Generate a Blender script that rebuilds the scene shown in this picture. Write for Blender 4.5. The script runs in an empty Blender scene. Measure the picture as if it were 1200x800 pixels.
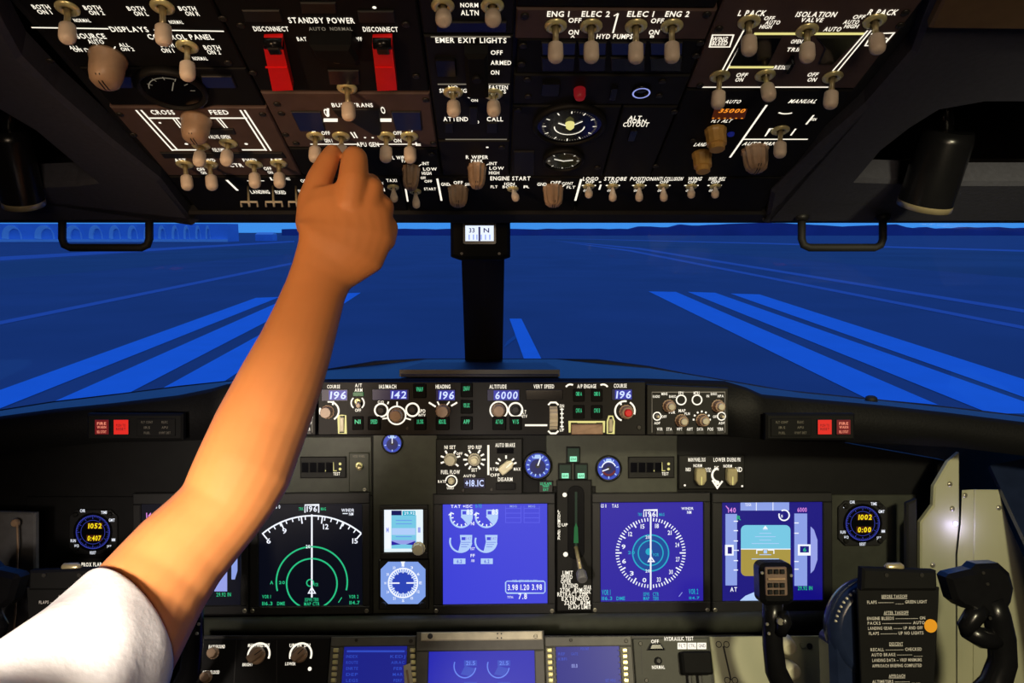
import bpy, math, random
from mathutils import Vector, Matrix, Euler
random.seed(7)
SC = bpy.context.scene
COL = SC.collection
PI = math.pi
# ------------------------------------------------------------------ camera
FPX = 900.0
PITCH = math.atan(130/900)
YAW = math.radians(1.27)
CAM = Vector((0.025, 0.0, 1.15))
cd = bpy.data.cameras.new('camera'); cam = bpy.data.objects.new('camera', cd); COL.objects.link(cam)
cd.sensor_width = 36.0; cd.lens = 36.0*FPX/1200; cd.clip_start = 0.01; cd.clip_end = 3000
cam.location = CAM; cam.rotation_euler = Euler((PI/2-PITCH, 0, -YAW), 'XYZ')
SC.camera = cam
RC = cam.rotation_euler.to_matrix()
def ray(px, py): return RC @ Vector(((px-600)/FPX, -(py-400)/FPX, -1.0))
def at(px, py, d): return CAM + ray(px, py)*d
def srgb(r, g, b):
    f = lambda c: (c/255/12.92) if c/255 <= .04045 else ((c/255+.055)/1.055)**2.4
    return (f(r), f(g), f(b))

# ------------------------------------------------------------------ materials
MATS = {}
def mat(name, base=(.5,.5,.5), rough=.5, metal=0., emit=None, strength=1., var=.12, scale=60., spec=.5, coat=0., sss=0., sampled=False, bump=0.):
    m = bpy.data.materials.new(name); m.use_nodes = True
    nt = m.node_tree; b = nt.nodes['Principled BSDF']
    b.inputs['Roughness'].default_value = rough; b.inputs['Metallic'].default_value = metal
    b.inputs['Specular IOR Level'].default_value = spec
    b.inputs['Coat Weight'].default_value = coat
    if sss:
        b.inputs['Subsurface Weight'].default_value = sss
        b.inputs['Subsurface Radius'].default_value = (1., .35, .15)
        b.inputs['Subsurface Scale'].default_value = .006
    b.inputs['Base Color'].default_value = (*base, 1)
    if emit:
        b.inputs['Emission Color'].default_value = (*emit, 1)
        b.inputs['Emission Strength'].default_value = strength
        m.cycles.emission_sampling = 'AUTO' if sampled else 'NONE'
    elif var:
        tc = nt.nodes.new('ShaderNodeTexCoord'); n = nt.nodes.new('ShaderNodeTexNoise')
        n.inputs['Scale'].default_value = scale; n.inputs['Detail'].default_value = 4
        nt.links.new(tc.outputs['Object'], n.inputs['Vector'])
        r = nt.nodes.new('ShaderNodeValToRGB')
        r.color_ramp.elements[0].position = .3; r.color_ramp.elements[1].position = .7
        r.color_ramp.elements[0].color = (*[c*(1-var) for c in base], 1)
        r.color_ramp.elements[1].color = (*[min(1, c*(1+var)) for c in base], 1)
        nt.links.new(n.outputs['Fac'], r.inputs['Fac']); nt.links.new(r.outputs['Color'], b.inputs['Base Color'])
        if bump:
            bp = nt.nodes.new('ShaderNodeBump'); bp.inputs['Strength'].default_value = bump; bp.inputs['Distance'].default_value = .002
            nt.links.new(n.outputs['Fac'], bp.inputs['Height']); nt.links.new(bp.outputs['Normal'], b.inputs['Normal'])
    MATS[name] = m; return m
def glow(name, rgb, strength=1., sampled=False, rough=.4, spec=.3):
    c = srgb(*rgb); return mat(name, (.01,.01,.012), rough, emit=c, strength=strength, sampled=sampled, spec=spec)

mat('black', (.010,.010,.011), .5)
mat('gloss_black', (.006,.006,.007), .25, spec=.35)
mat('hood_leather', (.012,.012,.013), .38, bump=.1, scale=300, spec=.28)
mat('matte_black', (.004,.004,.004), .75, spec=.2)
mat('leather', (.006,.006,.0065), .6, bump=.25, scale=300, spec=.2)
mat('dark', (.010,.0098,.0095), .55, spec=.22)
mat('charcoal', (.0075,.0075,.008), .6, spec=.16)
mat('panel_grey', (.042,.045,.035), .5, spec=.35)
mat('panel_grey_light', (.10,.10,.085), .5)
mat('brown', (.105,.068,.060), .55, spec=.3)
mat('gold', (1.,.88,.46), .3, .45)
mat('steel', (.62,.52,.30), .32, .6)
mat('ivory', (.86,.72,.58), .45)
mat('tan', (.42,.28,.18), .4, var=.2)
mat('amber_knob', (.60,.36,.10), .4)
mat('beige', (.72,.66,.48), .5)
mat('beige_light', (.66,.63,.45), .45)
mat('knob_grey', (.58,.54,.43), .45)
mat('red_guard', (.90,.010,.012), .4, var=.05)
mat('liner', (.046,.048,.066), .7, bump=.2, scale=200)
mat('ceiling_dark', (.006,.006,.007), .9, spec=.1)
mat('ceiling_tan', (.16,.10,.045), .7)
mat('wallpaint', (.035,.036,.038), .7)
mat('grey_paint', (.42,.42,.28), .5, var=.05, scale=8)
mat('grey_paint_dim', (.14,.14,.15), .55)
mat('window_blue_tint', (.012,.019,.048), .22)  # blue window reflection tinted into the base colour
mat('knob_khaki', (.36,.31,.17), .5)
mat('switch_brown', (.16,.105,.08), .45)
mat('screw', (.55,.52,.42), .3, .8)
mat('dark_screw', (.04,.037,.033), .4, .5)
mat('asphalt', (.155,.155,.215), .9, var=.10, scale=.15)
mat('grass_field', (.15,.165,.19), .95, var=.15, scale=.05)
mat('paint_white', (.15,.52,.95), .8, var=.04, scale=1)
mat('paint_dim', (.26,.30,.50), .8, var=.04, scale=1)
mat('paint_green', (.10,.20,.30), .8)
mat('building', (.40,.56,.90), .8, var=.05, scale=.3)
mat('building_light', (1.,1.,1.), .8, var=.05, scale=.3)
mat('hill', (.16,.13,.32), .9, var=.1, scale=.05)
mat('skin', (.74,.295,.098), .5, var=.05, scale=25, sss=.08, spec=.35)
mat('cotton', (.95,.94,.95), .8, var=.03, scale=200, bump=.15)
mat('sticker_orange', (.95,.42,.02), .5, var=.03)
mat('print_grey', (.62,.60,.58), .6, var=0)
mat('rubber', (.008,.008,.008), .7)
mat('dim_print', (.12,.11,.09), .6, var=0)
mat('glass_dark', (.004,.004,.006), .12)
mat('annunciator_dark', (.006,.008,.022), .25)
glow('letter', (255,246,226), 1.15)
glow('letter_yellow', (236,226,140), .95)
glow('letter_dim', (150,140,120), .6)
glow('scr_engine', (62,66,216), 1.0, True)
glow('scr_engine_light', (88,92,236), 1.0)
glow('scr_nav', (42,30,160), 1.0, True)
glow('scr_pfd', (20,14,124), 1.0, True)
glow('scr_black', (3,6,20), 1.0)
glow('scr_lower', (28,34,176), 1.0, True)
glow('scr_lower_top', (10,14,80), 1.0)
glow('scr_cdu', (22,30,132), 1.0, True)
glow('scr_cdu_line', (44,72,190), 1.0)
glow('scr_white', (240,244,255), 1.05)
glow('scr_pale', (176,206,250), 1.0)
glow('scr_lilac', (150,160,232), 1.0)
glow('scr_lowline', (96,130,236), 1.0)
glow('scr_green', (40,190,130), 1.0)
glow('scr_cyan', (20,170,200), 1.0)
glow('scr_teal', (10,70,150), 1.0)
glow('scr_magenta', (226,140,230), 1.0)
glow('scr_sky', (118,200,228), 1.0, True)
glow('scr_earth', (168,148,66), 1.0, True)
glow('scr_tape', (140,160,230), 1.0)
glow('scr_standby', (226,240,246), 1.05, True)
glow('scr_dial', (128,160,232), 1.0, True)
glow('seg_blue', (196,210,255), 1.2)
glow('seg_halo', (38,48,170), .9, True)
glow('seg_bg', (8,10,52), .9)
glow('yellow_digit', (255,226,20), 1.15, True)
glow('clock_blue', (60,70,190), .7)
glow('dial_blue', (46,72,190), .9, True)
glow('dial_deep', (14,24,100), .8)
glow('green_on', (52,205,140), 1.05)
glow('green_bright', (150,245,200), 1.1)
glow('green_dim', (8,44,26), .8)
glow('green_mid', (10,100,50), .9)
glow('red_lamp', (226,36,26), 1.0, True)
glow('red_text', (255,150,120), 1.0)
glow('red_dim', (120,16,22), .8)
glow('orange_seg', (255,150,40), 1.1)
glow('orange_bg', (70,24,6), .8)
glow('compass_white', (226,236,255), 1.1, True)
glow('violet_glint', (190,180,255), 2.5, True)
glow('blue_window', (5,10,36), .8)
def glass_mat():
    m = bpy.data.materials.new('window_glass'); m.use_nodes = True; nt = m.node_tree
    nt.nodes.remove(nt.nodes['Principled BSDF'])
    t = nt.nodes.new('ShaderNodeBsdfTransparent'); t.inputs['Color'].default_value = (.97,.98,1,1)
    g = nt.nodes.new('ShaderNodeBsdfGlossy'); g.inputs['Roughness'].default_value = .03
    mx = nt.nodes.new('ShaderNodeMixShader')
    mx.inputs[0].default_value = .025
    nt.links.new(t.outputs[0], mx.inputs[1]); nt.links.new(g.outputs[0], mx.inputs[2])
    nt.links.new(mx.outputs[0], nt.nodes['Material Output'].inputs['Surface'])
    MATS['window_glass'] = m
glass_mat()

# ------------------------------------------------------------------ glyphs
GLY = {}
def load_glyphs(chars):
    obs = []
    for c in chars:
        cu = bpy.data.curves.new('glyph', 'FONT'); cu.body = c; cu.resolution_u = 2; cu.offset = .018
        o = bpy.data.objects.new('glyph', cu); COL.objects.link(o); obs.append((c, o, cu))
    dg = bpy.context.evaluated_depsgraph_get()
    for c, o, cu in obs:
        me = o.evaluated_get(dg).to_mesh()
        v = [(p.co.x, p.co.y) for p in me.vertices]; f = [tuple(p.vertices) for p in me.polygons]
        xs = [a[0] for a in v] or [0]
        x0, x1 = min(xs), max(xs)
        GLY[c] = ([(a-x0, b) for a, b in v], f, x1-x0)
    for c, o, cu in obs:
        bpy.data.objects.remove(o); bpy.data.curves.remove(cu)
load_glyphs("ABCDEFGHIJKLMNOPQRSTUVWXYZ0123456789/-.:+_<>")
CAPH = max(b for a, b in GLY['H'][0])

# ------------------------------------------------------------------ mesh builder
class MB:
    def __init__(s): s.v, s.f, s.m, s.sm, s.mats = [], [], [], [], []
    def add(s, vs, fs, mt, smooth=False):
        b = len(s.v); s.v.extend(tuple(p) for p in vs)
        if mt not in s.mats: s.mats.append(mt)
        k = s.mats.index(mt)
        for f in fs: s.f.append(tuple(b+i for i in f)); s.m.append(k); s.sm.append(smooth)
    def prism(s, pts, z0, z1, mt, b=0., top=None):
        pts = [Vector((p[0], p[1])) for p in pts]
        n = len(pts)
        area = sum(pts[i].x*pts[(i+1)%n].y-pts[(i+1)%n].x*pts[i].y for i in range(n))
        if area < 0: pts = pts[::-1]
        ins = []
        for i in range(n):
            p, a, c = pts[i], pts[i-1], pts[(i+1) % n]
            e1 = (p-a); e2 = (c-p)
            if e1.length < 1e-9 or e2.length < 1e-9: ins.append(p); continue
            e1.normalize(); e2.normalize()
            n1 = Vector((-e1.y, e1.x)); n2 = Vector((-e2.y, e2.x)); k = n1+n2
            k = k/max(.35, k.dot(n1)) if k.length > 1e-6 else n1
            ins.append(p+k*b)
        vs = [(p.x, p.y, z0) for p in pts]
        rings = [list(range(n))]
        if b > 0:
            vs += [(p.x, p.y, z1-b) for p in pts]; rings.append(list(range(n, 2*n)))
        vs += [(p.x, p.y, z1) for p in ins]; rings.append([len(vs)-n+i for i in range(n)])
        fs = [tuple(rings[0][::-1])]
        for a, c in zip(rings, rings[1:]):
            for i in range(n): fs.append((a[i], a[(i+1)%n], c[(i+1)%n], c[i]))
        if top:
            s.add(vs, fs, mt); s.add([vs[i] for i in rings[-1]], [tuple(range(n))], top)
        else:
            fs.append(tuple(rings[-1])); s.add(vs, fs, mt)
    def box(s, x0, y0, x1, y1, z0, z1, mt, b=0., top=None):
        x0, x1 = min(x0,x1), max(x0,x1); y0, y1 = min(y0,y1), max(y0,y1)
        s.prism([(x0,y0),(x1,y0),(x1,y1),(x0,y1)], z0, z1, mt, b, top)
    def rbox(s, x0, y0, x1, y1, z0, z1, r, mt, b=0., top=None, seg=4):
        x0, x1 = min(x0,x1), max(x0,x1); y0, y1 = min(y0,y1), max(y0,y1)
        pts = []
        for cx, cy, a in ((x1-r,y0+r,-PI/2),(x1-r,y1-r,0),(x0+r,y1-r,PI/2),(x0+r,y0+r,PI)):
            for i in range(seg+1): pts.append((cx+r*math.cos(a+PI/2*i/seg), cy+r*math.sin(a+PI/2*i/seg)))
        s.prism(pts, z0, z1, mt, b, top)
    def lathe(s, p, d, prof, mt, seg=16, cap0=True, cap1=True, flute=0, sx=1.):
        p = Vector(p); d = Vector(d).normalized()
        u = d.orthogonal().normalized() if abs(d.z) < .95 else (Vector((1,0,0))-d*d.x).normalized()
        w = d.cross(u); vs, fs = [], []
        for t, r in prof:
            for i in range(seg):
                a = 2*PI*i/seg; rr = r*(1-flute*(i % 2))
                vs.append(p+d*t+u*(rr*math.cos(a)*sx)+w*(rr*math.sin(a)))
        for k in range(len(prof)-1):
            for i in range(seg):
                j = (i+1) % seg; fs.append((k*seg+i, k*seg+j, (k+1)*seg+j, (k+1)*seg+i))
        s.add(vs, fs, mt, not flute)
        cp = []
        if cap0: cp.append(tuple(range(seg))[::-1])
        if cap1: cp.append(tuple(range((len(prof)-1)*seg, len(prof)*seg)))
        if cp:
            b = len(s.v)-len(vs); k = s.mats.index(mt)
            for f in cp: s.f.append(tuple(b+i for i in f)); s.m.append(k); s.sm.append(False)
    def tube(s, pts, rad, mt, seg=12, flat=None, closed=False):
        pts = [Vector(p) for p in pts]; n = len(pts)
        rad = rad if isinstance(rad, (list, tuple)) else [rad]*n
        vs, fs = [], []; up = None
        for i in range(n):
            t = (pts[(i+1) % n] if closed else pts[min(i+1, n-1)])-(pts[i-1] if (closed or i > 0) else pts[0])
            t.normalize()
            if up is None: up = t.orthogonal().normalized()
            up = (up-t*up.dot(t)).normalized(); w = t.cross(up)
            r = rad[i]; ra, rb = r if isinstance(r, tuple) else (r, r)
            for k in range(seg):
                a = 2*PI*k/seg; vs.append(pts[i]+up*ra*math.cos(a)+w*rb*math.sin(a))
        for i in range(n if closed else n-1):
            for k in range(seg):
                j = (k+1) % seg; i2 = (i+1) % n
                fs.append((i*seg+k, i*seg+j, i2*seg+j, i2*seg+k))
        s.add(vs, fs, mt, True)
        if not closed:
            b = len(s.v)-len(vs); kk = s.mats.index(mt)
            for f in (tuple(range(seg))[::-1], tuple(range((n-1)*seg, n*seg))):
                s.f.append(tuple(b+i for i in f)); s.m.append(kk); s.sm.append(False)
    def stroke(s, pts, w, z, mt, closed=False):
        pts = [Vector((p[0], p[1])) for p in pts]; n = len(pts)
        L, R = [], []
        for i in range(n):
            a = pts[i-1] if (closed or i > 0) else pts[i]; c = pts[(i+1) % n] if (closed or i < n-1) else pts[i]
            t = (c-a).normalized(); nn = Vector((-t.y, t.x))
            k = 1.
            if 0 < i < n-1 or closed:
                e = (pts[(i+1)%n]-pts[i]).normalized(); k = 1/max(.5, abs(Vector((-e.y, e.x)).dot(nn)))
            L.append(pts[i]+nn*w/2*k); R.append(pts[i]-nn*w/2*k)
        vs = [(p.x,p.y,z) for p in L]+[(p.x,p.y,z) for p in R]; fs = []
        for i in range(n if closed else n-1):
            j = (i+1) % n; fs.append((n+i, n+j, j, i))
        s.add(vs, fs, mt)
    def arc(s, cx, cy, r, a0, a1, w, z, mt, seg=24):
        s.stroke([(cx+r*math.cos(math.radians(a0+(a1-a0)*i/seg)), cy+r*math.sin(math.radians(a0+(a1-a0)*i/seg))) for i in range(seg+1)], w, z, mt)
    def ring(s, cx, cy, r, w, z, mt, seg=32):
        s.stroke([(cx+r*math.cos(2*PI*i/seg), cy+r*math.sin(2*PI*i/seg)) for i in range(seg)], w, z, mt, True)
    def poly(s, pts, z, mt):
        n = len(pts); ar = sum(pts[i][0]*pts[(i+1)%n][1]-pts[(i+1)%n][0]*pts[i][1] for i in range(n))
        s.add([(p[0], p[1], z) for p in (pts if ar > 0 else pts[::-1])], [tuple(range(n))], mt)
    def disc(s, cx, cy, r, z, mt, seg=24):
        s.poly([(cx+r*math.cos(2*PI*i/seg), cy+r*math.sin(2*PI*i/seg)) for i in range(seg)], z, mt)
    def text(s, txt, cx, cy, w, h, z, mt, slant=0.):
        x = 0; items = []
        for c in txt:
            if c == ' ': x += .38; continue
            g = GLY[c]; items.append((g, x)); x += g[2]+.13
        tot = max(x-.13, .01); kx = w/tot; ky = h/CAPH
        for g, gx in items:
            vs = [(cx-w/2+(gx+a)*kx+slant*b*ky, cy-h/2+b*ky, z) for a, b in g[0]]
            s.add(vs, g[1], mt)
    def build(s, name, parent=None, M=None):
        me = bpy.data.meshes.new(name); me.from_pydata(s.v, [], s.f)
        for m in s.mats: me.materials.append(MATS[m])
        me.polygons.foreach_set('material_index', s.m); me.polygons.foreach_set('use_smooth', s.sm)
        me.update()
        o = bpy.data.objects.new(name, me); COL.objects.link(o)
        if parent is not None: o.parent = parent
        if M is not None: o.matrix_local = M
        return o
def tag(o, label=None, cat=None, group=None, kind=None):
    if label: o['label'] = label
    if cat: o['category'] = cat
    if group: o['group'] = group
    if kind: o['kind'] = kind
    return o

# ------------------------------------------------------------------ plane frames
class Frame:
    def __init__(s, origin, ax, ay):
        s.o = Vector(origin); s.x = Vector(ax).normalized(); s.y = Vector(ay).normalized(); s.n = s.x.cross(s.y)
        s.M = Matrix(((s.x.x,s.y.x,s.n.x,s.o.x),(s.x.y,s.y.y,s.n.y,s.o.y),(s.x.z,s.y.z,s.n.z,s.o.z),(0,0,0,1)))
    def loc(s, px, py, h=0.):
        d = ray(px, py); k = ((s.o+s.n*h-CAM).dot(s.n))/d.dot(s.n); p = CAM+d*k-s.o
        return Vector((p.dot(s.x), p.dot(s.y), h))
    def sx(s, px, py): return abs(s.loc(px+.5, py).x-s.loc(px-.5, py).x)
    def sy(s, px, py): return abs(s.loc(px, py+.5).y-s.loc(px, py-.5).y)

class Mod:
    """One panel module: an Empty on the panel plane that parents its plate, switches and gauges."""
    def __init__(s, F, name, label, cat, px, py, group=None):
        s.F = F; s.c = F.loc(px, py); s.kids = []
        s.r = bpy.data.objects.new(name, None); COL.objects.link(s.r); s.r.empty_display_size = .02
        s.r.matrix_world = F.M @ Matrix.Translation(s.c)
        tag(s.r, label, cat, group); s.pl = MB(); s.h = .004
    def q(s, px, py, h=0.):
        p = s.F.loc(px, py, h); return Vector((p.x-s.c.x, p.y-s.c.y, h))
    def q2(s, px, py): p = s.q(px, py); return (p.x, p.y)
    def sx(s, px, py): return s.F.sx(px, py)
    def sy(s, px, py): return s.F.sy(px, py)
    def plate(s, poly, mt, h=.004, b=.0012, z0=-.004):
        s.h = h; s.pl.prism([s.q2(*p) for p in poly], z0, h, mt, b)
    def prect(s, xl, xr, yref, y0, y1, mt, h=.004, gap=.0008, z0=-.004):
        """plate between the panel columns that pass xl and xr at row yref, rows y0..y1"""
        a, b = s.q(xl, yref).x+gap, s.q(xr, yref).x-gap
        t, u = s.q(578, y0).y-gap, s.q(578, y1).y+gap
        s.h = h; s.pl.box(a, u, b, t, z0, h, mt, .0012)
    def T(s, txt, cx, cy, w, h, mt='letter', slant=0.):
        p = s.q(cx, cy); s.pl.text(txt, p.x, p.y, w*s.sx(cx, cy), h*s.sy(cx, cy), s.h+.0004, mt, slant)
    def L(s, pts, w=2., mt='letter', closed=False, dz=.0003):
        s.pl.stroke([s.q2(*p) for p in pts], w*s.sx(*pts[0]), s.h+dz, mt, closed)
    def P(s, pts, mt, dz=.0002): s.pl.poly([s.q2(*p) for p in pts], s.h+dz, mt)
    def R(s, x0, y0, x1, y1, mt, dz=.0002): s.P([(x0,y1),(x1,y1),(x1,y0),(x0,y0)], mt, dz)
    def ARC(s, cx, cy, r, a0, a1, w=1.5, mt='letter', dz=.0003):
        p = s.q(cx, cy); k = s.sx(cx, cy); s.pl.arc(p.x, p.y, r*k, a0, a1, w*k, s.h+dz, mt)
    def RING(s, cx, cy, r, w=1.5, mt='letter', dz=.0003):
        p = s.q(cx, cy); k = s.sx(cx, cy); s.pl.ring(p.x, p.y, r*k, w*k, s.h+dz, mt)
    def D(s, cx, cy, r, mt='letter', dz=.0003):
        p = s.q(cx, cy); s.pl.disc(p.x, p.y, r*s.sx(cx, cy), s.h+dz, mt, 16)
    def done(s): return s.pl.build('plate', s.r)
    # ---- parts
    def part(s, name, mb, parent=None, label=None):
        o = mb.build(name, parent or s.r)
        if label: o['label'] = label
        return o
    def screw(s, px, py, r=.0032, mt='dark_screw'):
        p = s.q(px, py); m = MB(); z = s.h
        m.lathe((p.x,p.y,z), (0,0,1), [(0,r),(.0008,r),(.0014,r*.75)], mt, 12)
        m.box(p.x-r*.7, p.y-r*.12, p.x+r*.7, p.y+r*.12, z+.001, z+.0017, 'black')
        s.part('screw', m)
    def toggle(s, cx, cy, tx, ty, h=.029, cap='ivory', size=1., wide=1.):
        b = s.q(cx, cy); b.z = s.h; t = s.q(tx, ty, s.h+h); d = t-b; Ln = d.length; d.normalize(); k = size
        m = MB()
        m.lathe(b, d, [(0,.0026*k),(Ln*.3,.0022*k),(Ln*.62,.0029*k)], 'steel', 10)
        sw = s.part('toggle_switch', m)
        m = MB()
        m.lathe(b, (0,0,1), [(0,.0086*k),(.0008,.0086*k),(.0016,.0074*k),(.0022,.0066*k),(.0022,.0042*k),(.0006,.0034*k)], 'gold', 18, True, False)
        s.part('collar', m, sw)
        m = MB(); w = .0056*k*wide
        m.lathe(b, d, [(Ln*.50,w*.86),(Ln*.52,w*1.0),(Ln*.64,w*1.04),(Ln*.84,w*1.06),(Ln*.92,w*.96),(Ln*.97,w*.74),(Ln*.995,w*.38)], cap, 16)
        s.part('cap', m, sw)
        return sw
    def baton(s, cx, cy, tx, ty, h=.020, mt='ivory'):
        b = s.q(cx, cy); b.z = s.h; t = s.q(tx, ty, s.h+h); d = t-b; Ln = d.length; d.normalize()
        m = MB(); m.lathe(b, d, [(0,.0017),(Ln*.35,.0024),(Ln*.7,.0042),(Ln*.9,.0040),(Ln,.0018)], mt, 12)
        sw = s.part('toggle_switch', m)
        m = MB(); m.lathe(b, (0,0,1), [(0,.0065),(.0014,.0062),(.0022,.0045),(.0022,.003)], 'gold', 16, True, False)
        s.part('collar', m, sw); return sw
    def pointer_knob(s, cx, cy, r, ang, h=.022, mt='tan', line='black', skirt=True, name='rotary_knob', wide=.42):
        """skirted selector with a raised bar grip; r in metres, ang = pointing direction"""
        p = s.q(cx, cy); z = s.h; m = MB(); ca, sa = math.cos(math.radians(ang)), math.sin(math.radians(ang))
        if skirt: m.lathe((p.x,p.y,z), (0,0,1), [(0,r),(h*.12,r),(h*.30,r*.86)], mt, 24)
        def tr(a, b): return (p.x+a*ca-b*sa, p.y+a*sa+b*ca)
        w = r*wide; pts = [(-r*.95,-w*.8),(-r*.5,-w),(r*.5,-w),(r*1.02,-w*.45),(r*1.02,w*.45),(r*.5,w),(-r*.5,w),(-r*.95,w*.8)]
        m.prism([tr(*q) for q in pts], z+h*.2, z+h, mt, r*.12)
        k = s.part(name, m)
        m = MB(); m.prism([tr(*q) for q in ((0,-r*.05),(r*1.0,-r*.05),(r*1.0,r*.05),(0,r*.05))], z+h-.0002, z+h+.0004, line)
        s.part('pointer_line', m, k); return k
    def grip_knob(s, cx, cy, r, h=.024, sx=.74, mt='tan', flute=0., seg=28):
        p = s.q(cx, cy); z = s.h; m = MB()
        m.lathe((p.x,p.y,z), (0,0,1), [(0,r*1.05),(h*.10,r*1.05),(h*.16,r*.98),(h*.60,r*.92),(h*.85,r*.80),(h*.96,r*.58),(h,r*.3)], mt, seg, flute=flute, sx=sx)
        k = s.part('rotary_knob', m)
        for dx in (-r*.09, r*.09):
            m = MB(); m.tube([(p.x+dx,p.y-r*.86,z+h*.62),(p.x+dx,p.y-r*.74,z+h*.88),(p.x+dx,p.y-r*.3,z+h*1.0),(p.x+dx,p.y+r*.3,z+h*1.0),(p.x+dx,p.y+r*.76,z+h*.86)], r*.035, 'black', 6)
            s.part('pointer_line', m, k)
        return k
    def round_knob(s, cx, cy, r, h=.014, mt='tan', cap=None, name='rotary_knob', flute=.07):
        p = s.q(cx, cy); z = s.h; m = MB()
        m.lathe((p.x,p.y,z), (0,0,1), [(0,r*1.02),(h*.15,r*1.02),(h*.17,r*.9),(h*.92,r*.82),(h,r*.74)], mt, 28, flute=flute)
        k = s.part(name, m)
        if cap:
            m = MB(); m.lathe((p.x,p.y,z+h), (0,0,1), [(0,r*.55),(h*.3,r*.52),(h*.38,r*.4)], cap, 18); s.part('cap', m, k)
        return k
    def button(s, x0, y0, x1, y1, txt=None, mt='black', lit='green_on', h=.003, name='push_button', label=None, tw=.6, th=.32, ty=.5):
        a, b = s.q(x0, y1), s.q(x1, y0); m = MB(); r = min(b.x-a.x, b.y-a.y)*.1
        m.rbox(a.x, a.y, b.x, b.y, s.h-.0005, s.h+h, r, mt, r*.6)
        if txt:
            w, hh = b.x-a.x, b.y-a.y; rows = txt.split('|')
            for i, t in enumerate(rows):
                cy = a.y+hh*(ty if len(rows) == 1 else (.82-.64*i/(len(rows)-1)))
                m.text(t, (a.x+b.x)/2, cy, w*tw, hh*th*(1 if len(rows) == 1 else .62), s.h+h+.0003, lit)
        return s.part(name, m, label=label)
    def window(s, x0, y0, x1, y1, mt='annunciator_dark', name='annunciator_light', poly=None):
        m = MB(); pts = poly or [(x0,y1),(x1,y1),(x1,y0),(x0,y0)]
        q = [s.q2(*p) for p in pts]; m.prism(q, s.h-.0005, s.h+.0016, 'black', .0008, mt)
        return s.part(name, m)
# ------------------------------------------------------------------ setting: outside world
ZG = -2.85
def G(px, py, z=ZG):
    d = ray(px, py); k = (z-CAM.z)/d.z; return CAM+d*k
def structure(name, mb, parent=None, M=None):
    o = mb.build(name, parent, M); o['kind'] = 'structure'; return o
m = MB(); m.add([(-900,2.5,ZG),(900,2.5,ZG),(900,1400,ZG),(-900,1400,ZG)], [(0,1,2,3)], 'asphalt')
ground = structure('ground', m)
def patch(name, quad, mt, z, parent=ground):
    m = MB(); m.add([tuple(G(*p).xy)+(ZG+z,) for p in quad], [tuple(range(len(quad)))], mt)
    o = m.build(name, parent); return o
# painted threshold bars, centre line dash, edge lines
for q in ([(760,341.5),(792,342),(1100,475),(1015,467)], [(806,342),(838,343),(1240,485),(1160,485)], [(856,344),(890,345),(1260,464),(1260,487)],
          [(300,349),(328,348),(-60,503),(-60,479)], [(345,346),(372,346),(147,463),(45,479)], [(392,344),(423,343),(240,462),(180,461)]):
    patch('runway_bar_marking', [(a,b) for a,b in q], 'paint_white', .012)
patch('centre_line_marking', [(597,373.5),(611,373.5),(640,432),(618,432)], 'paint_white', .012)
patch('taxiway_line_marking', [(594,400),(606,391),(607,395),(590,408)], 'paint_green', .010)
for q in ([(-60,388.5),(342,307.5),(342,310),(-60,393)], [(650,281.5),(750,290.5),(1240,369),(1240,373),(750,292.5)], [(650,282),(740,293),(1240,390),(1240,394),(740,295)]):
    patch('edge_line_marking', q, 'paint_dim', .012)
for q in ([(-60,304),(345,282),(345,283.5),(-60,309)],[(640,279),(900,284.5),(1240,294),(1240,296),(900,286)]):
    patch('taxiway_edge_marking', q, 'paint_dim', .008)
patch('grass_verge', [(-300,325),(-60,333),(345,297),(345,285),(-60,311),(-300,322)], 'grass_field', .006)
patch('grass_verge', [(640,280),(1500,300),(1500,350),(660,282)], 'grass_field', .006)
# low hills and tree line on the horizon
def skyline(name, xs, hs, dist, mt, thick=12):
    m = MB(); top = []; bot = []
    for px, hpx in zip(xs, hs):
        p = at(px, 270, dist); bot.append((p.x, p.y, ZG)); top.append((p.x, p.y, CAM.z+hpx*dist/FPX))
    n = len(xs); vs = bot+top+[(a, b+thick, c) for a, b, c in bot]+[(a, b+thick, c) for a, b, c in top]; fs = []
    for i in range(n-1):
        fs += [(i,i+1,n+i+1,n+i), (2*n+i+1,2*n+i,3*n+i,3*n+i+1), (n+i,n+i+1,3*n+i+1,3*n+i)]
    fs += [(0,n,3*n,2*n),(n-1,2*n-1+2*n,2*n-1,n-1)][:1]
    m.add(vs, fs, mt); return structure(name, m)
rs = random.Random(3)
xs = [330+12*i for i in range(100)]
def hh(x):
    b = 1.2+rs.random()*1.2
    if 740 < x < 800: b += 2.5
    if 790 < x < 1062: b += 5+2*math.sin(x*.03)
    if x >= 1062: b = 1.5+rs.random()*3
    return b
skyline('distant_hill', xs, [hh(x) for x in xs], 620, 'hill')
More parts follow.
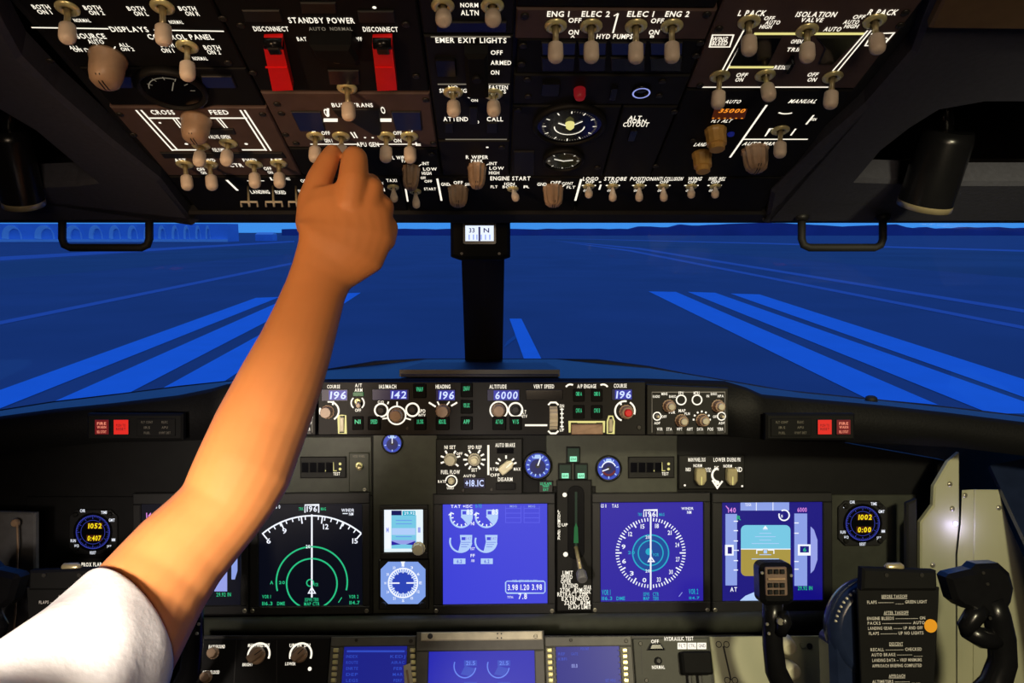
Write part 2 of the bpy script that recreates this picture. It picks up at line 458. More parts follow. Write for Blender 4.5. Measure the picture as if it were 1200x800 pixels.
# terminal building with a row of arched bays
tb = bpy.data.objects.new('terminal_building', None); COL.objects.link(tb)
D0 = 270.
pa, pb = at(-60, 276, D0), at(262, 276, D0); tb.location = ((pa.x+pb.x)/2, pa.y+8, ZG)
tag(tb, 'long pale terminal building with a row of arched bays on the horizon', 'building')
W = (pb.x-pa.x); Hb = 6.4; m = MB()
m.add([(-W/2,-6,0),(W/2,-6,0),(W/2,6,0),(-W/2,6,0),(-W/2,-6,Hb),(W/2,-6,Hb),(W/2,6,Hb),(-W/2,6,Hb)],
      [(0,1,5,4),(1,2,6,5),(2,3,7,6),(3,0,4,7),(4,5,6,7)], 'building')
m.build('wall', tb)
bays = [(-42,26),(-4,26),(34,26),(70,22),(98,18),(122,15),(144,13),(163,11),(180,10),(196,9),(210,8),(224,7),(236,6)]
for px, wpx in bays:
    x0 = (at(px, 276, D0).x-tb.location.x); w = wpx*D0/FPX; m = MB(); pts = []
    for i in range(13):
        a = PI*i/12; pts.append((x0+w*.5-w*.42*math.cos(a)*1., 1.2+4.6*math.sin(a)**.8))
    for i in range(13):
        a = PI*(12-i)/12; pts.append((x0+w*.5-w*.30*math.cos(a)+w*.16, 1.0+3.7*math.sin(a)**.8))
    n = len(pts); vs = [(a,-6.6,b) for a,b in pts]+[(a,-6.0,b) for a,b in pts]
    fs = [(i,i+1,n-2-i,n-1-i) for i in range(12)]+[(i,(i+1)%n,n+(i+1)%n,n+i) for i in range(n)]
    m.add(vs, fs, 'building_light'); m.build('arch', tb)
m = MB(); m.add([(-W/2,-7.5,0),(W/2,-7.5,0),(W/2,-6,0),(-W/2,-6,0),(-W/2,-7.5,.9),(W/2,-7.5,.9),(W/2,-6,.9),(-W/2,-6,.9)],
      [(0,1,5,4),(1,2,6,5),(2,3,7,6),(3,0,4,7),(4,5,6,7)], 'building_light'); m.build('base_course', tb)
tb.location.y += 0
# low airport sheds right of the terminal
for px, w, hpx, lab in ((268,14,9,'small pale airport shed just right of the terminal'), (312,20,7,'low pale airport shed far right of the terminal beside the hand')):
    p = at(px, 276, 300); o = bpy.data.objects.new('airport_shed', None); COL.objects.link(o); o.location = (p.x, p.y, ZG)
    tag(o, lab, 'building'); a = w*300/FPX/2; h = hpx*300/FPX*.55+1.2
    m = MB(); m.add([(-a,-3,0),(a,-3,0),(a,3,0),(-a,3,0),(-a,-3,h),(a,-3,h),(a,3,h),(-a,3,h)], [(0,1,5,4),(1,2,6,5),(2,3,7,6),(3,0,4,7)], 'building'); m.build('wall', o)
    m = MB(); m.add([(-a,-3,h),(a,-3,h),(a,3,h),(-a,3,h),(-a,0,h+.8),(a,0,h+.8)], [(0,1,5,4),(2,3,4,5),(1,2,5),(3,0,4)], 'building_light'); m.build('roof', o)

# ------------------------------------------------------------------ frames of the cockpit
SL = math.atan(250/900)+PITCH
c_, s_ = math.cos(SL), math.sin(SL)
OH = Frame(at(578, 0, .557), (1,0,0), (0,-c_,s_))
MP = Frame(at(565, 640, 1.29), (1,0,0), (0, math.sin(PITCH), math.cos(PITCH)))
GP = Frame(at(565, 478, 1.08), (1,0,0), (0, math.sin(PITCH), math.cos(PITCH)))
E_ = math.radians(33)
LP = Frame(at(565, 742, 1.165), (1,0,0), (0, math.sin(E_), math.cos(E_)))

# ------------------------------------------------------------------ room shell
def sbox(name, x0,y0,z0,x1,y1,z1, mt):
    m = MB(); m.add([(x0,y0,z0),(x1,y0,z0),(x1,y1,z0),(x0,y1,z0),(x0,y0,z1),(x1,y0,z1),(x1,y1,z1),(x0,y1,z1)],
        [(3,2,1,0),(4,5,6,7),(0,1,5,4),(1,2,6,5),(2,3,7,6),(3,0,4,7)], mt); return structure(name, m)
sbox('floor', -1.25,-1.3,-.05, 1.25,1.75,0, 'charcoal')
sbox('ceiling', -1.25,-1.3,1.86, 1.25,1.0,1.92, 'ceiling_dark')
sbox('wall_back', -1.25,-1.35,0, 1.25,-1.3,1.9, 'ceiling_dark')
sbox('wall_left', -1.30,-1.3,0, -1.25,1.42,1.9, 'wallpaint')
sbox('wall_right', 1.25,-1.3,0, 1.30,1.42,1.9, 'wallpaint')
sbox('wall_front', -1.25,1.50,0, 1.25,1.55,.75, 'wallpaint')

def ohpoly(name, pts, h0, h1, mt, b=.002, kind='structure', F=OH):
    m = MB(); c = F.loc(*pts[0]); m.prism([(lambda p:(p.x, p.y))(F.loc(*q)) for q in pts], h0, h1, mt, b)
    o = m.build(name, None, F.M); o['kind'] = kind; return o
# dark carcass behind the overhead modules, brow along the window top, liners either side
UL, UR, VT, VB = OH.loc(2,0).x, OH.loc(1105,0).x, OH.loc(578,-75).y, OH.loc(578,254).y
m = MB(); m.box(UL, VB, UR, VT, -.05, -.0055, 'black', .002)
ov = m.build('overhead_panel_frame', None, OH.M); tag(ov, 'black carcass frame around the lit overhead switch panels', 'panel frame')
UB = OH.loc(578,203).y
m = MB(); m.box(OH.loc(219,225).x-.03, OH.loc(578,254.5).y, OH.loc(905,225).x+.02, OH.loc(578,244).y-.001, -.0045, .006, 'black', .003)
o = m.build('trim_1', None, OH.M); o['kind'] = 'structure'
ohpoly('ceiling_liner_left', [(-260,-60),(-30,-60),(7,20),(27,57),(67,98),(128,152),(189,202),(226,252),(228,250),(-420,250),(-420,214),(-60,212),(90,206),(112,203),(67,165),(40,142),(0,118),(-60,104),(-260,95)], -.016, .010, 'liner', .004)
ohpoly('ceiling_liner_right', [(1110,-60),(1400,-60),(1400,100),(1200,110),(1150,110),(1100,119),(1067,140),(1033,167),(1004,202),(1133,206),(1200,206),(1560,208),(1560,250),(893,250),(897,250),(903,217),(957,163),(1013,113),(1067,50),(1083,5)], -.016, .010, 'liner', .004)
ohpoly('ceiling_liner_rear', [(1084,9),(1400,12),(1400,-70),(1120,-70)], .011, .019, 'ceiling_tan', .002)
# closing sheet above the liners, so no sky leaks over the panel
m = MB(); m.box(-1.25, OH.loc(578,258).y-.01, 1.25, VT+.25, -.11, -.08, 'ceiling_dark'); o = m.build('ceiling_panel', None, OH.M); o['kind'] = 'structure'
m = MB(); m.box(-1.25, OH.loc(578,255).y-.006, 1.25, OH.loc(578,255).y-.0005, -.11, .004, 'black'); o = m.build('trim_2', None, OH.M); o['kind'] = 'structure'

# windshield panes, centre post
def slab(name, quad, th, mt, parent=None):
    q = [Vector(p) for p in quad]; n = (q[1]-q[0]).cross(q[-1]-q[0]).normalized()*th; k = len(q)
    m = MB(); m.add(q+[p+n for p in q], [tuple(range(k))[::-1], tuple(range(k, 2*k))]+[(i,(i+1)%k,k+(i+1)%k,k+i) for i in range(k)], mt)
    return structure(name, m, parent)
wt, wb = .97, 1.47
slab('window_1', [at(-420,520,wb-.04), at(566,452,wb), at(566,262,wt), at(-620,262,wt)], .005, 'window_glass')
slab('window_2', [at(569,452,wb), at(1560,520,wb-.04), at(1760,262,wt), at(569,262,wt)], .005, 'window_glass')
m = MB()
pts = [(541,255,1.0),(541,310,1.09),(545,424,1.41),(545,432,1.41)]; ptr = [(591,255,1.0),(591,310,1.09),(589,424,1.41),(589,432,1.41)]
vs = []
for (a,b,c),(d,e,f) in zip(pts, ptr):
    p, q = at(a,b,c), at(d,e,f); vs += [p, q, q+Vector((-.01,.05,.02)), p+Vector((.01,.05,.02))]
fs = []
for i in range(3):
    for k in range(4): fs.append((i*4+k, i*4+(k+1)%4, i*4+4+(k+1)%4, i*4+4+k))
fs += [(3,2,1,0),(12,13,14,15)]
m.add(vs, fs, 'black'); structure('trim_3', m)

# ------------------------------------------------------------------ OVERHEAD MODULES (columns by their x at row 0)
C0, C1, C2, C3, C4, C5 = 24, 252, 490, 604, 844, 1078
GRP = 'overhead panel modules'
def omod(name, label, xl, xr, y0, y1, mt, h=.004, yref=0, cat='control panel'):
    ym = (max(y0, -40)+y1)/2; xm = 578+((xl+xr)/2-578)*(650-ym)/(650-yref)
    M = Mod(OH, name, label, cat, xm, ym, GRP); M.prect(xl, xr, yref, y0, y1, mt, h); return M
def corner_screws(M, pts):
    for p in pts: M.screw(*p)

# --- displays source panel
A = omod('display_source_panel', 'black display source panel with a tan pointer knob, topmost on the left of the overhead', C0, C1, -40, 76, 'charcoal')
A.L([(38,26.5),(128,28)], 2); A.T('DISPLAYS', 152, 28.5, 44, 6); A.L([(181,29.5),(263,31)], 2)
for t in (('BOTH',49,2,20,5),('ON 1',53,8,16,5),('BOTH',109,3,20,5),('ON 2',114,9,17,5),('NORMAL',97,18,19,4),('BOTH',160,4,20,5),('ON L',166,10,16,5),('BOTH',220,4,20,5),('ON R',226,10,16,5),('NORMAL',207,20,16,4),
          ('SOURCE',107,36.5,34,6),('AUTO',113,43,18,5),('ALL',88,50,12,4),('ON 1',94,53,14,4),('ALL',146,47,12,4),('ON 2',150,52,15,4),('CONTROL PANEL',212,37.5,76,6),
          ('BOTH',196,47,16,5),('ON 1',197,53.5,14,5),('BOTH',249,50,19,5),('ON 2',251,55.5,15,5),('NORMAL',235,63,17,4)): A.T(*t)
A.L([(114,46),(118,51)], 1.4); A.L([(136,49),(133,54)], 1.4); A.L([(100,51),(106,53)], 1.4)
A.toggle(80,4,79,50); A.toggle(191,2,192,53); A.toggle(220,49,220,94)
A.grip_knob(128,62,.0155,.026,.86)
corner_screws(A, [(262,16),(268,68),(60,66),(283,25)][:3])
A.done()
# --- fuel panel
B = omod('fuel_panel', 'brown fuel panel with a lit cross feed diagram and six pump toggles', C0, C1, 122, 202.5, 'brown')
B.pl.box(B.q(578-548*(650-77)/650,77).x, B.q(578,121).y, B.q(252+.5*77,77).x-.001, B.q(578,77.5).y, -.004, .0034, 'charcoal', .001)
k = [((160,124),(203,172)),((166,124),(208.5,171)),((287,124),(318,172)),((282,124),(312.5,172))]
for a, b in k: B.L([a,b], 2.2)
B.L([(174,133.5),(211,133.5)], 2.6); B.L([(247,133.5),(290,133.5)], 2.6); B.L([(203,133.5),(212,145)], 1.6); B.L([(206,133),(214,143)], 1.4)
B.L([(254,134),(264,145)], 1.6); B.L([(258,134),(267,145)], 1.6); B.L([(203,171),(231,171)], 2.6); B.L([(284,171),(313,171)], 2.6)
for t in (('CROSS',191,126.5,27,5),('FEED',257,126.5,22,5),('VALVE OPEN',257,155.5,26,4),('FUEL PUMPS',257,171,14,4),('AFT',212,183,14,3.5),('FWD',246,183,13,3.5),('OFF',236,194,9,3.5),('ON',239,198,6,3),
          ('FWD',293,183,16,3.5),('AFT',324,183,15,3.5),('OFF',314,193,9,3.5),('ON',317,197.5,6,3),('CTR',277,189,16,4),('LEFT',250,188.5,10,3)): B.T(*t)
B.D(188,139,1.6); B.D(219,164,2); B.D(289,164,2)
B.window(0,0,0,0,'black',poly=[(193,180),(336,180),(331,173.5),(188,173.5)]); B.window(0,0,0,0,'black',poly=[(247,152),(277,152),(274,145.5),(244,145.5)])
B.window(0,0,0,0,'blue_window',poly=[(141,97),(157,97),(155,83),(139,83)]); B.window(0,0,0,0,'blue_window',poly=[(238,97),(278,97),(272,83),(236,83)]); B.window(0,0,0,0,'blue_window',poly=[(203,121),(240,121),(238,115),(201,115)])
p = B.q(203,96); kk = B.sx(203,96); m = MB(); m.lathe((p.x,p.y,.003),(0,0,1),[(0,40*kk),(.006,40*kk),(.008,37*kk),(.0075,35*kk),(.005,34*kk)],'dark',36,True,True)
g = B.part('fuel_gauge', m)
m = MB(); m.disc(p.x,p.y,33*kk,.0082,'glass_dark',32); m.arc(p.x,p.y,25*kk,60,170,.7*kk*1.6,.0085,'letter_dim'); m.stroke([(p.x,p.y),(p.x+.006,p.y+.012)],.0008,.0086,'letter_dim')
for a in range(0,180,30): m.stroke([(p.x+21*kk*math.cos(math.radians(a)),p.y+21*kk*math.sin(math.radians(a))),(p.x+27*kk*math.cos(math.radians(a)),p.y+27*kk*math.sin(math.radians(a)))],.0006,.0085,'letter_dim')
B.part('dial_face', m, g)
B.grip_knob(231,135,.0135,.023,.95)
for a in ((236,166,233,192),(268,163,265,192),(217,188,220,222),(246,188,249,222),(298,188,299,219),(327,187,328,219)): B.toggle(*a)
corner_screws(B, [(141,129),(308,129),(335,153),(157,153)])
B.done()
# --- standby power panel
Cm = omod('standby_power_panel', 'black standby power panel with two red guarded disconnect switches', C1, C2, -40, 103.5, 'charcoal')
for t in (('STANDBY POWER',377,18,77,6.5),('DISCONNECT',318,28,41,5.5),('DISCONNECT',446,28.5,41,5.5),('BAT',354,40,11,4.5),('OFF',420,40,9,4.5)): Cm.T(*t)
Cm.T('AUTO', 372,28,20,4,'letter_dim'); Cm.T('NORMAL', 400,28,26,4,'letter_dim'); Cm.D(439,3,2.4)
def guard(M, poly, label):
    m = MB(); b = [M.q(*p) for p in poly]; cx = sum(p.x for p in b)/4; 
    pts = [(p.x,p.y) for p in b]; lift = .012
    vs = [(b[0].x,b[0].y,M.h),(b[1].x,b[1].y,M.h),(b[2].x,b[2].y,M.h+.004),(b[3].x,b[3].y,M.h+.004),(b[0].x,b[0].y,M.h+.010),(b[1].x,b[1].y,M.h+.010),(b[2].x,b[2].y,M.h+lift),(b[3].x,b[3].y,M.h+lift)]
    m.add(vs,[(3,2,1,0),(4,5,6,7),(0,1,5,4),(1,2,6,5),(2,3,7,6),(3,0,4,7)],'red_guard')
    y = (b[0].y*.55+b[3].y*.45); m.box(min(b[0].x,b[3].x)+.003, y-.0005, max(b[1].x,b[2].x)-.003, y+.0003, M.h+.0102,M.h+.0118,'red_guard')
    g = M.part('switch_guard', m, label=label)
    m = MB(); t = (b[0]+b[1])/2; m.lathe((t.x-.007,t.y-.002,M.h+.007),(1,0,0),[(0,.0042),(.014,.0042)],'gloss_black',14); m.box(t.x-.0045,t.y-.009,t.x+.0045,t.y-.001,M.h+.009,M.h+.0125,'gloss_black',.001); M.part('hinge', m, g)
def uq(M, pts, h): # outline drawn where the raised face is seen, brought back to height h
    return pts
guard(Cm, [(310,35),(332,34),(345,86),(321,87)], 'red hinged switch guard'); guard(Cm, [(437,35),(460,34),(466,86),(443,87)], 'red hinged switch guard')
m = MB(); p = Cm.q(389,40); kk = Cm.sx(389,40)
m.prism([(p.x-22*kk,p.y+.010),(p.x+26*kk,p.y+.010),(p.x+32*kk,p.y-.006),(p.x+30*kk,p.y-.014),(p.x-2*kk,p.y-.010),(p.x-20*kk,p.y-.002)],Cm.h,Cm.h+.016,'matte_black',.003); g = Cm.part('switch_guard', m, label='black hinged switch guard')
Cm.window(0,0,0,0,'annunciator_dark',poly=[(386,93),(422,93),(421,76),(384,76)]); Cm.toggle(407,98,409,141,cap='ivory')
for q in ((289,0),(327,0),(365,0)): pass
Cm.window(0,0,0,0,'black',poly=[(288,19),(333,19),(328,5),(284,5)]); Cm.window(0,0,0,0,'black',poly=[(421,20),(464,20),(462,6),(419,6)]); Cm.window(0,0,0,0,'black',poly=[(354,9),(395,9),(394,-4),(352,-4)])
corner_screws(Cm, [(283,24),(476,23),(395,66),(297,80),(488,84)])
Cm.done()
# --- bus transfer panel
Dm = omod('bus_transfer_panel', 'brown bus transfer panel whose row of four toggles the hand is working', C1, C2, 104.5, 169, 'brown')
for t in (('BUS',396,118,14,4.5),('TRANS',425,118,24,4.5),('OFF',382,151,10,4),('OFF',466,151,10,4),('1',368,149,4,5),('2',482,149,5,5),('GEN 1',385,160,9,4),('APU GEN',431,164.5,26,5),('ON',466,160,9,4),('L',490,164,6,4)): Dm.T(*t)
Dm.R(383,122,386,132,'letter'); Dm.T('O',383,127,6,9); Dm.T('O',449,124,5,8); Dm.R(379.5,134,396,138,'letter'); Dm.R(444,134,459,138,'letter')
Dm.L([(364,164.3),(420,164.3)],2); Dm.L([(442,164.3),(493,164.3)],2); Dm.L([(411,150),(416,157)],1.6); Dm.L([(415,150),(419,157)],1.6); Dm.D(428,156.5,1.4); Dm.D(437,156.5,1.4)
Dm.window(0,0,0,0,'blue_window',poly=[(352,148),(382,148),(376,125),(341,125)]); Dm.window(0,0,0,0,'blue_window',poly=[(464,147),(495,147),(493,125),(458,125)])
Dm.window(0,0,0,0,'black',poly=[(405,133),(437,152),(447,154),(445,122),(389,122),(396,131)],name='cutout_cover')
for a in ((370,155,369,189),(400,155,401,187),(453,155,452,189),(480,155,481,190)): Dm.toggle(*a)
corner_screws(Dm, [(325,117),(499,112),(330,128),(347,163),(508,163)])
Dm.done()
# --- left wiper / starter panel
W1 = omod('wiper_panel', 'black wiper panel with a fluted tan knob just right of the hand', C1, C2, 170, 202.5, 'charcoal')
for t in (('L WIPER',470,180,20,4),('PARK',477,184,12,3.5),('INT',499,187,8,3.5),('LOW',504,193.5,16,3.5),('HIGH',500,198.5,11,3.5),('OFF',496,204,6,3)): W1.T(*t)
W1.L([(494,188),(491,190)],1.2); W1.grip_knob(482,193,.0105,.024,.85,flute=.12,seg=20); corner_screws(W1,[(372,178),(506,176)]); W1.done()
# --- equipment cooling, emergency exit light, wiper right
E1 = omod('equipment_cooling_panel', 'black cooling panel with two small toggles above the emergency exit light panel', C2, C3, -40, 35.5, 'dark')
E1.T('NORM',550,0,21,5); E1.T('ALTN',550.5,9,21,6); E1.toggle(519,1,520,27,h=.020); E1.toggle(577,1,578,27,h=.020); E1.window(511,19,594,31,'annunciator_dark'); E1.done()
E2 = omod('emergency_exit_light_panel', 'dark emergency exit light panel with a black guard and cabin sign toggles', C2, C3, 36.5, 159.5, 'dark')
for t in (('EMER EXIT LIGHTS',552,41.5,83,6),('OFF',582,56,14,5),('ARMED',587,68,24,5),('ON',580,79.5,10,5),('NO',531,97,11,4),('SMOKING',531,101,32,4.5),('FASTEN',584,97,22,4.5),('BELTS',583,102,20,4.5),('ATTEND',534,134.5,29,5),('CALL',580,134.5,19,5)): E2.T(*t)
E2.L([(505,37.2),(598,37.2)],2.4,'letter_dim',dz=.0006); E2.L([(513,93.5),(549.5,93.5)],2.4,'letter_dim'); E2.L([(572,93.5),(597,93.5)],2.4,'letter_dim'); E2.L([(522,160-1.4),(594,160-1.4)],2.4,'letter_dim')
E2.L([(548,109),(564,109.5)],1.4); E2.T('ON',556,112.5,8,3); E2.L([(552.5,123),(552.5,138)],1.5); E2.T('TO',557,138,9,4); E2.L([(549,104),(550,110)],1.4); E2.L([(569,108),(574,111)],1.4)
m = MB(); p = E2.q(559,75); kk = E2.sx(559,75); m.box(p.x-13*kk, E2.q(559,98).y, p.x+13*kk, E2.q(559,46).y, E2.h, E2.h+.012,'matte_black',.003); g = E2.part('switch_guard', m, label='black switch guard')
m = MB(); m.lathe((p.x,p.y+.004,E2.h+.011),(0,0,1),[(0,.004),(.004,.0036)],'dark',12); E2.part('finger_stud', m, g)
E2.button(512,62,534,82,None,'gloss_black'); E2.window(521,138,531,150,'black'); E2.window(570,138,583,150,'black')
E2.window(550,120,560,140,'black')
E2.toggle(531,103,532,135,h=.026); E2.toggle(578,105,579,134,h=.026); E2.done()
E3 = omod('wiper_panel', 'dark wiper panel with a fluted brown knob above the compass', C2, C3, 160.5, 202.5, 'dark')
for t in (('R WIPER',559,179.5,26,4),('PARK',559,184,14,3.5),('INT',578,187,9,3.5),('LOW',582,192.5,17,3.5),('HIGH',579,198,12,3.5)): E3.T(*t)
E3.L([(573,187.5),(570,189)],1.2); E3.D(571,168,1.6); E3.grip_knob(559,191,.0110,.024,.85,flute=.12,seg=20); corner_screws(E3,[(588,168)]); E3.done()
# --- hydraulic pump panel
Fm = omod('hydraulic_pump_panel', 'brown hydraulic pump panel with four equal white tipped toggles in a row', C3, C4, 4, 41, 'brown')
Fm.pl.box(Fm.q(604,78).x+.001, Fm.q(578,81).y, Fm.q(578+266*(650-79)/650,79).x-.001, Fm.q(578,41.5).y, -.004,.0034,'charcoal',.001)
Fm.pl.box(Fm.q(604,0).x+.001, Fm.q(578,3).y, Fm.q(844,0).x-.003, Fm.q(578,-40).y, -.004,.0034,'charcoal',.001)
for t in (('ENG 1',654,10.5,26,6.5),('ELEC 2',698,10.5,33,6.5),('ELEC 1',750.5,10.5,31,6.5),('ENG 2',793.5,10.5,28,6.5),('OFF',673.5,18,15,5.5),('ON',672,32,12,5.5),('A',671,37,5,3),('HYD PUMPS',720,37,42,5.5),('OFF',770,18.5,15,5.5),('ON',766,32,12,5.5),('B',764,37,5,3)): Fm.T(*t)
Fm.L([(724,10),(718,33)],2); Fm.L([(724,10),(719,13)],1.5)
for i, (x0, x1) in enumerate(((634,675),(677,711),(715,757),(761,800))): Fm.window(0,0,0,0,'blue_window',poly=[(x0+1,58),(x1-1,58),(x1,43),(x0,43)]); Fm.window(0,0,0,0,'annunciator_dark',poly=[(x0+1,77),(x1-2,77),(x1-1,61),(x0,61)])
for a in ((651,25,651,73),(692.5,25,693,73),(745,25,745,74),(787,25,787.5,73)): Fm.toggle(*a, h=.030)
corner_screws(Fm,[(615,13),(828,11),(613,48),(611,70),(820,45),(815,60)]); Fm.done()
Gm = omod('voice_recorder_panel', 'dark voice recorder strip with a red test button and a white ring', C3, C4, 82, 118, 'dark')
Gm.button(634,90,657,105,None,'gloss_black'); Gm.button(713,96,724,110,None,'gloss_black')
p = Gm.q(679,100); m = MB(); m.lathe((p.x,p.y,Gm.h),(0,0,1),[(0,.0052),(.006,.0050),(.009,.004),(.010,.002)],'red_dim',16); Gm.part('push_button', m, label='red lit test button')
p = Gm.q(751,101); kk = Gm.sx(751,101); m = MB(); m.lathe((p.x,p.y,Gm.h),(0,0,1),[(0,11*kk),(.0025,11*kk),(.0025,8.5*kk),(.0005,8.5*kk)],'gloss_black',24); g=Gm.part('headset_jack', m); m = MB(); m.ring(p.x,p.y,9.6*kk,1.8*kk,Gm.h+.003,'scr_lilac'); Gm.part('lit_ring', m, g)
corner_screws(Gm,[(618,88),(619,108),(776,90),(772,107)]); Gm.done()
Hm = omod('cabin_altitude_panel', 'black cabin altitude panel with one large and one small round gauge', C3, 763, 119, 202.5, 'dark')
def gauge(M, cx, cy, rx, name='gauge', marks=12, face='glass_dark', boss=None, h=.006):
    p = M.q(cx, cy); k = M.sx(cx, cy); r = rx*k; m = MB()
    m.lathe((p.x,p.y,M.h),(0,0,1),[(0,r*1.1),(h*.7,r*1.1),(h,r*1.02),(h,r*.97),(h*.6,r*.95)],'dark',40,True,False); g = M.part(name, m)
    m = MB(); z = M.h+h*.65; m.disc(p.x,p.y,r*.96,z,face,36)
    for i in range(marks):
        a = math.radians(90-i*360/marks); m.stroke([(p.x+r*.70*math.cos(a),p.y+r*.70*math.sin(a)),(p.x+r*.82*math.cos(a),p.y+r*.82*math.sin(a))],r*.035,z+.0003,'letter')
    for i in range(60):
        a = math.radians(90-i*6)
        if 30 < i%60 < 48 or i < 30: m.stroke([(p.x+r*.76*math.cos(a),p.y+r*.76*math.sin(a)),(p.x+r*.82*math.cos(a),p.y+r*.82*math.sin(a))],r*.02,z+.0003,'letter_dim')
    M.part('dial_face', m, g); return g, p, r, z
g, p, r, z = gauge(Hm, 667, 139, 39)
m = MB(); m.arc(p.x,p.y,r*.45,180,360,r*.035,z+.0005,'letter'); m.stroke([(p.x,p.y),(p.x-r*.35,p.y+r*.2)],r*.05,z+.0006,'letter'); m.stroke([(p.x,p.y),(p.x+r*.36,p.y+r*.3)],r*.04,z+.0006,'letter'); Hm.part('needle', m, g)
m = MB(); m.lathe((p.x,p.y+r*.15,z),(0,0,1),[(0,r*.14),(.004,r*.12),(.006,r*.05)],'letter_yellow',16); Hm.part('boss', m, g)
g, p, r, z = gauge(Hm, 660, 180, 22, marks=8)
m = MB(); m.stroke([(p.x-r*.5,p.y+r*.2),(p.x,p.y),(p.x+r*.5,p.y+r*.1)],r*.07,z+.0005,'letter'); Hm.part('needle', m, g)
Hm.window(602,172,626,200,'orange_bg'.replace('orange_bg','black')); corner_screws(Hm,[(607,124),(700,192)]); Hm.done()
Im = omod('altitude_horn_panel', 'dark panel with the altitude horn cutout button', 763, C4, 119, 202.5, 'dark')
for t in (('ALT',744,133,15,4.5),('HORN',746,137,22,4),('CUTOUT',745,141,30,5)): Im.T(*t)
Im.button(735,146,747,158,None,'gloss_black'); corner_screws(Im,[(790,126),(768,190)]); Im.done()
# --- air conditioning
J = omod('air_conditioning_panel', 'brown air conditioning panel with pack and bleed toggles, farthest right of the overhead', C4, C5, -40, 98, 'brown')
for t in (('L PACK',881,9.5,32,6.5),('ISOLATION',956,11,47,6),('VALVE',951,17.5,26,5),('R PACK',1034,8.5,34,6.5),('OFF',901,15.5,12,4.5),('AUTO',905,20.5,17,4.5),('HIGH',897,25.5,14,4.5),('AUTO',975,28.5,20,5),('OFF',1006,14,14,4.5),('AUTO',997,20,18,4.5),('HIGH',997,25,16,4.5),
          ('OPEN',933,43,13,4.5),('TRIP',930,52.5,17,4.5),('RESET',916,73.5,18,4.5),('OFF',869,82.5,13,4.5),('ON',866,88,9,4.5),('OFF',952,82,12,4.5),('ON',951,88,10,4.5),('WING',843,40,18,5),('BLEED',843,45,18,5),('APU',900,78,9,5)): J.T(*t)
J.L([(831,49.5),(834.5,35.5),(859,35.5),(854.5,49.5)],1.8,closed=True); J.L([(1013,48),(1021,34),(1047,33),(1034,48)],1.8,closed=True); J.T('BLEED',1030,41,18,5)
J.L([(883,34),(1012,34)],4.2,'letter_yellow'); J.L([(871,30),(845,79)],1.8); J.L([(874,36),(850,79)],1.8); J.L([(1016,30),(975,78)],1.8); J.L([(1020,30),(981,78)],1.8); J.L([(853,73.5),(906,73.5)],4,'letter_yellow'); J.L([(822,97),(970,97)],2)
J.window(0,0,0,0,'glass_dark',poly=[(855,70),(900,70),(916,37),(872,37)]); J.window(0,0,0,0,'glass_dark',poly=[(958,69),(976,69),(1006,37),(956,37),(966,50)])
J.button(919,60,930,72,None,'gloss_black',h=.008)
for a in ((877,20,878,64),(945,30,946,72),(1024,19,1029,62),(843,84,841,127),(896,83,902,116),(975,85,973,127)): J.toggle(*a)
corner_screws(J,[(842,28),(1054,24),(820,95),(1060,9)]); J.done()
K = omod('pressurization_panel', 'black cabin pressure panel with orange digits and two amber knobs', C4, C5, 99, 202.5, 'charcoal')
for t in (('AUTO',858,114,18,4),('FLT ALT',845,136.5,23,4),('LAND',820,164.5,14,4),('MANUAL',940,113.5,32,4.5),('AUTO MAN',889,163.5,38,4)): K.T(*t, slant=.2)
K.L([(898,118),(855,180)],2.6); K.L([(871,158.5),(946,158.5)],2.2); K.L([(896,155),(902,146),(908,146)],1.6); K.L([(932,146),(926,154)],2); K.L([(953,130),(944,141)],2.2); K.ARC(925,120,15,235,300,2.2)
K.L([(885,164),(888,168)],1.2); K.L([(893,164),(897,168)],1.2); K.L([(876,165),(880,169)],1.2); K.T('OPEN',952,135,8,3)
m = MB(); q = [K.q2(*p_) for p_ in ((832,134),(872,133),(876,120),(836,120))]; m.prism(q, K.h-.0005, K.h+.002,'gloss_black',.0006,'orange_bg')
for t, x, y, w in (('35000',857,122.5,30),('- - - - - -',852,130.5,36)):
    p = K.q(x, y); m.text(t, p.x, p.y, w*K.sx(x,y), 4.5*K.sy(x,y), K.h+.0023,'orange_seg',.15)
K.part('digit_window', m, label='orange lit altitude digits')
def amber(M, bx, by, r, h):
    p = M.q(bx, by); m = MB(); m.lathe((p.x,p.y,M.h),(0,0,1),[(0,r),(h*.12,r),(h*.2,r*.92),(h*.72,r*.9),(h*.76,r*.72),(h*.97,r*.70),(h,r*.6)],'amber_knob',24,flute=.04); M.part('rotary_knob', m, label='amber knob')
amber(K,838,148,.0105,.021); amber(K,822,176,.0100,.020)
p = K.q(856,152); m = MB(); m.lathe((p.x,p.y,K.h),(0,0,1),[(0,.0035),(.002,.003)],'dial_deep',12); K.part('indicator_light', m, label='small blue indicator light')
K.toggle(914,148,914,184); K.grip_knob(884,171,.0135,.024,.95,flute=.1,seg=24); corner_screws(K,[(812,160)]); K.done()
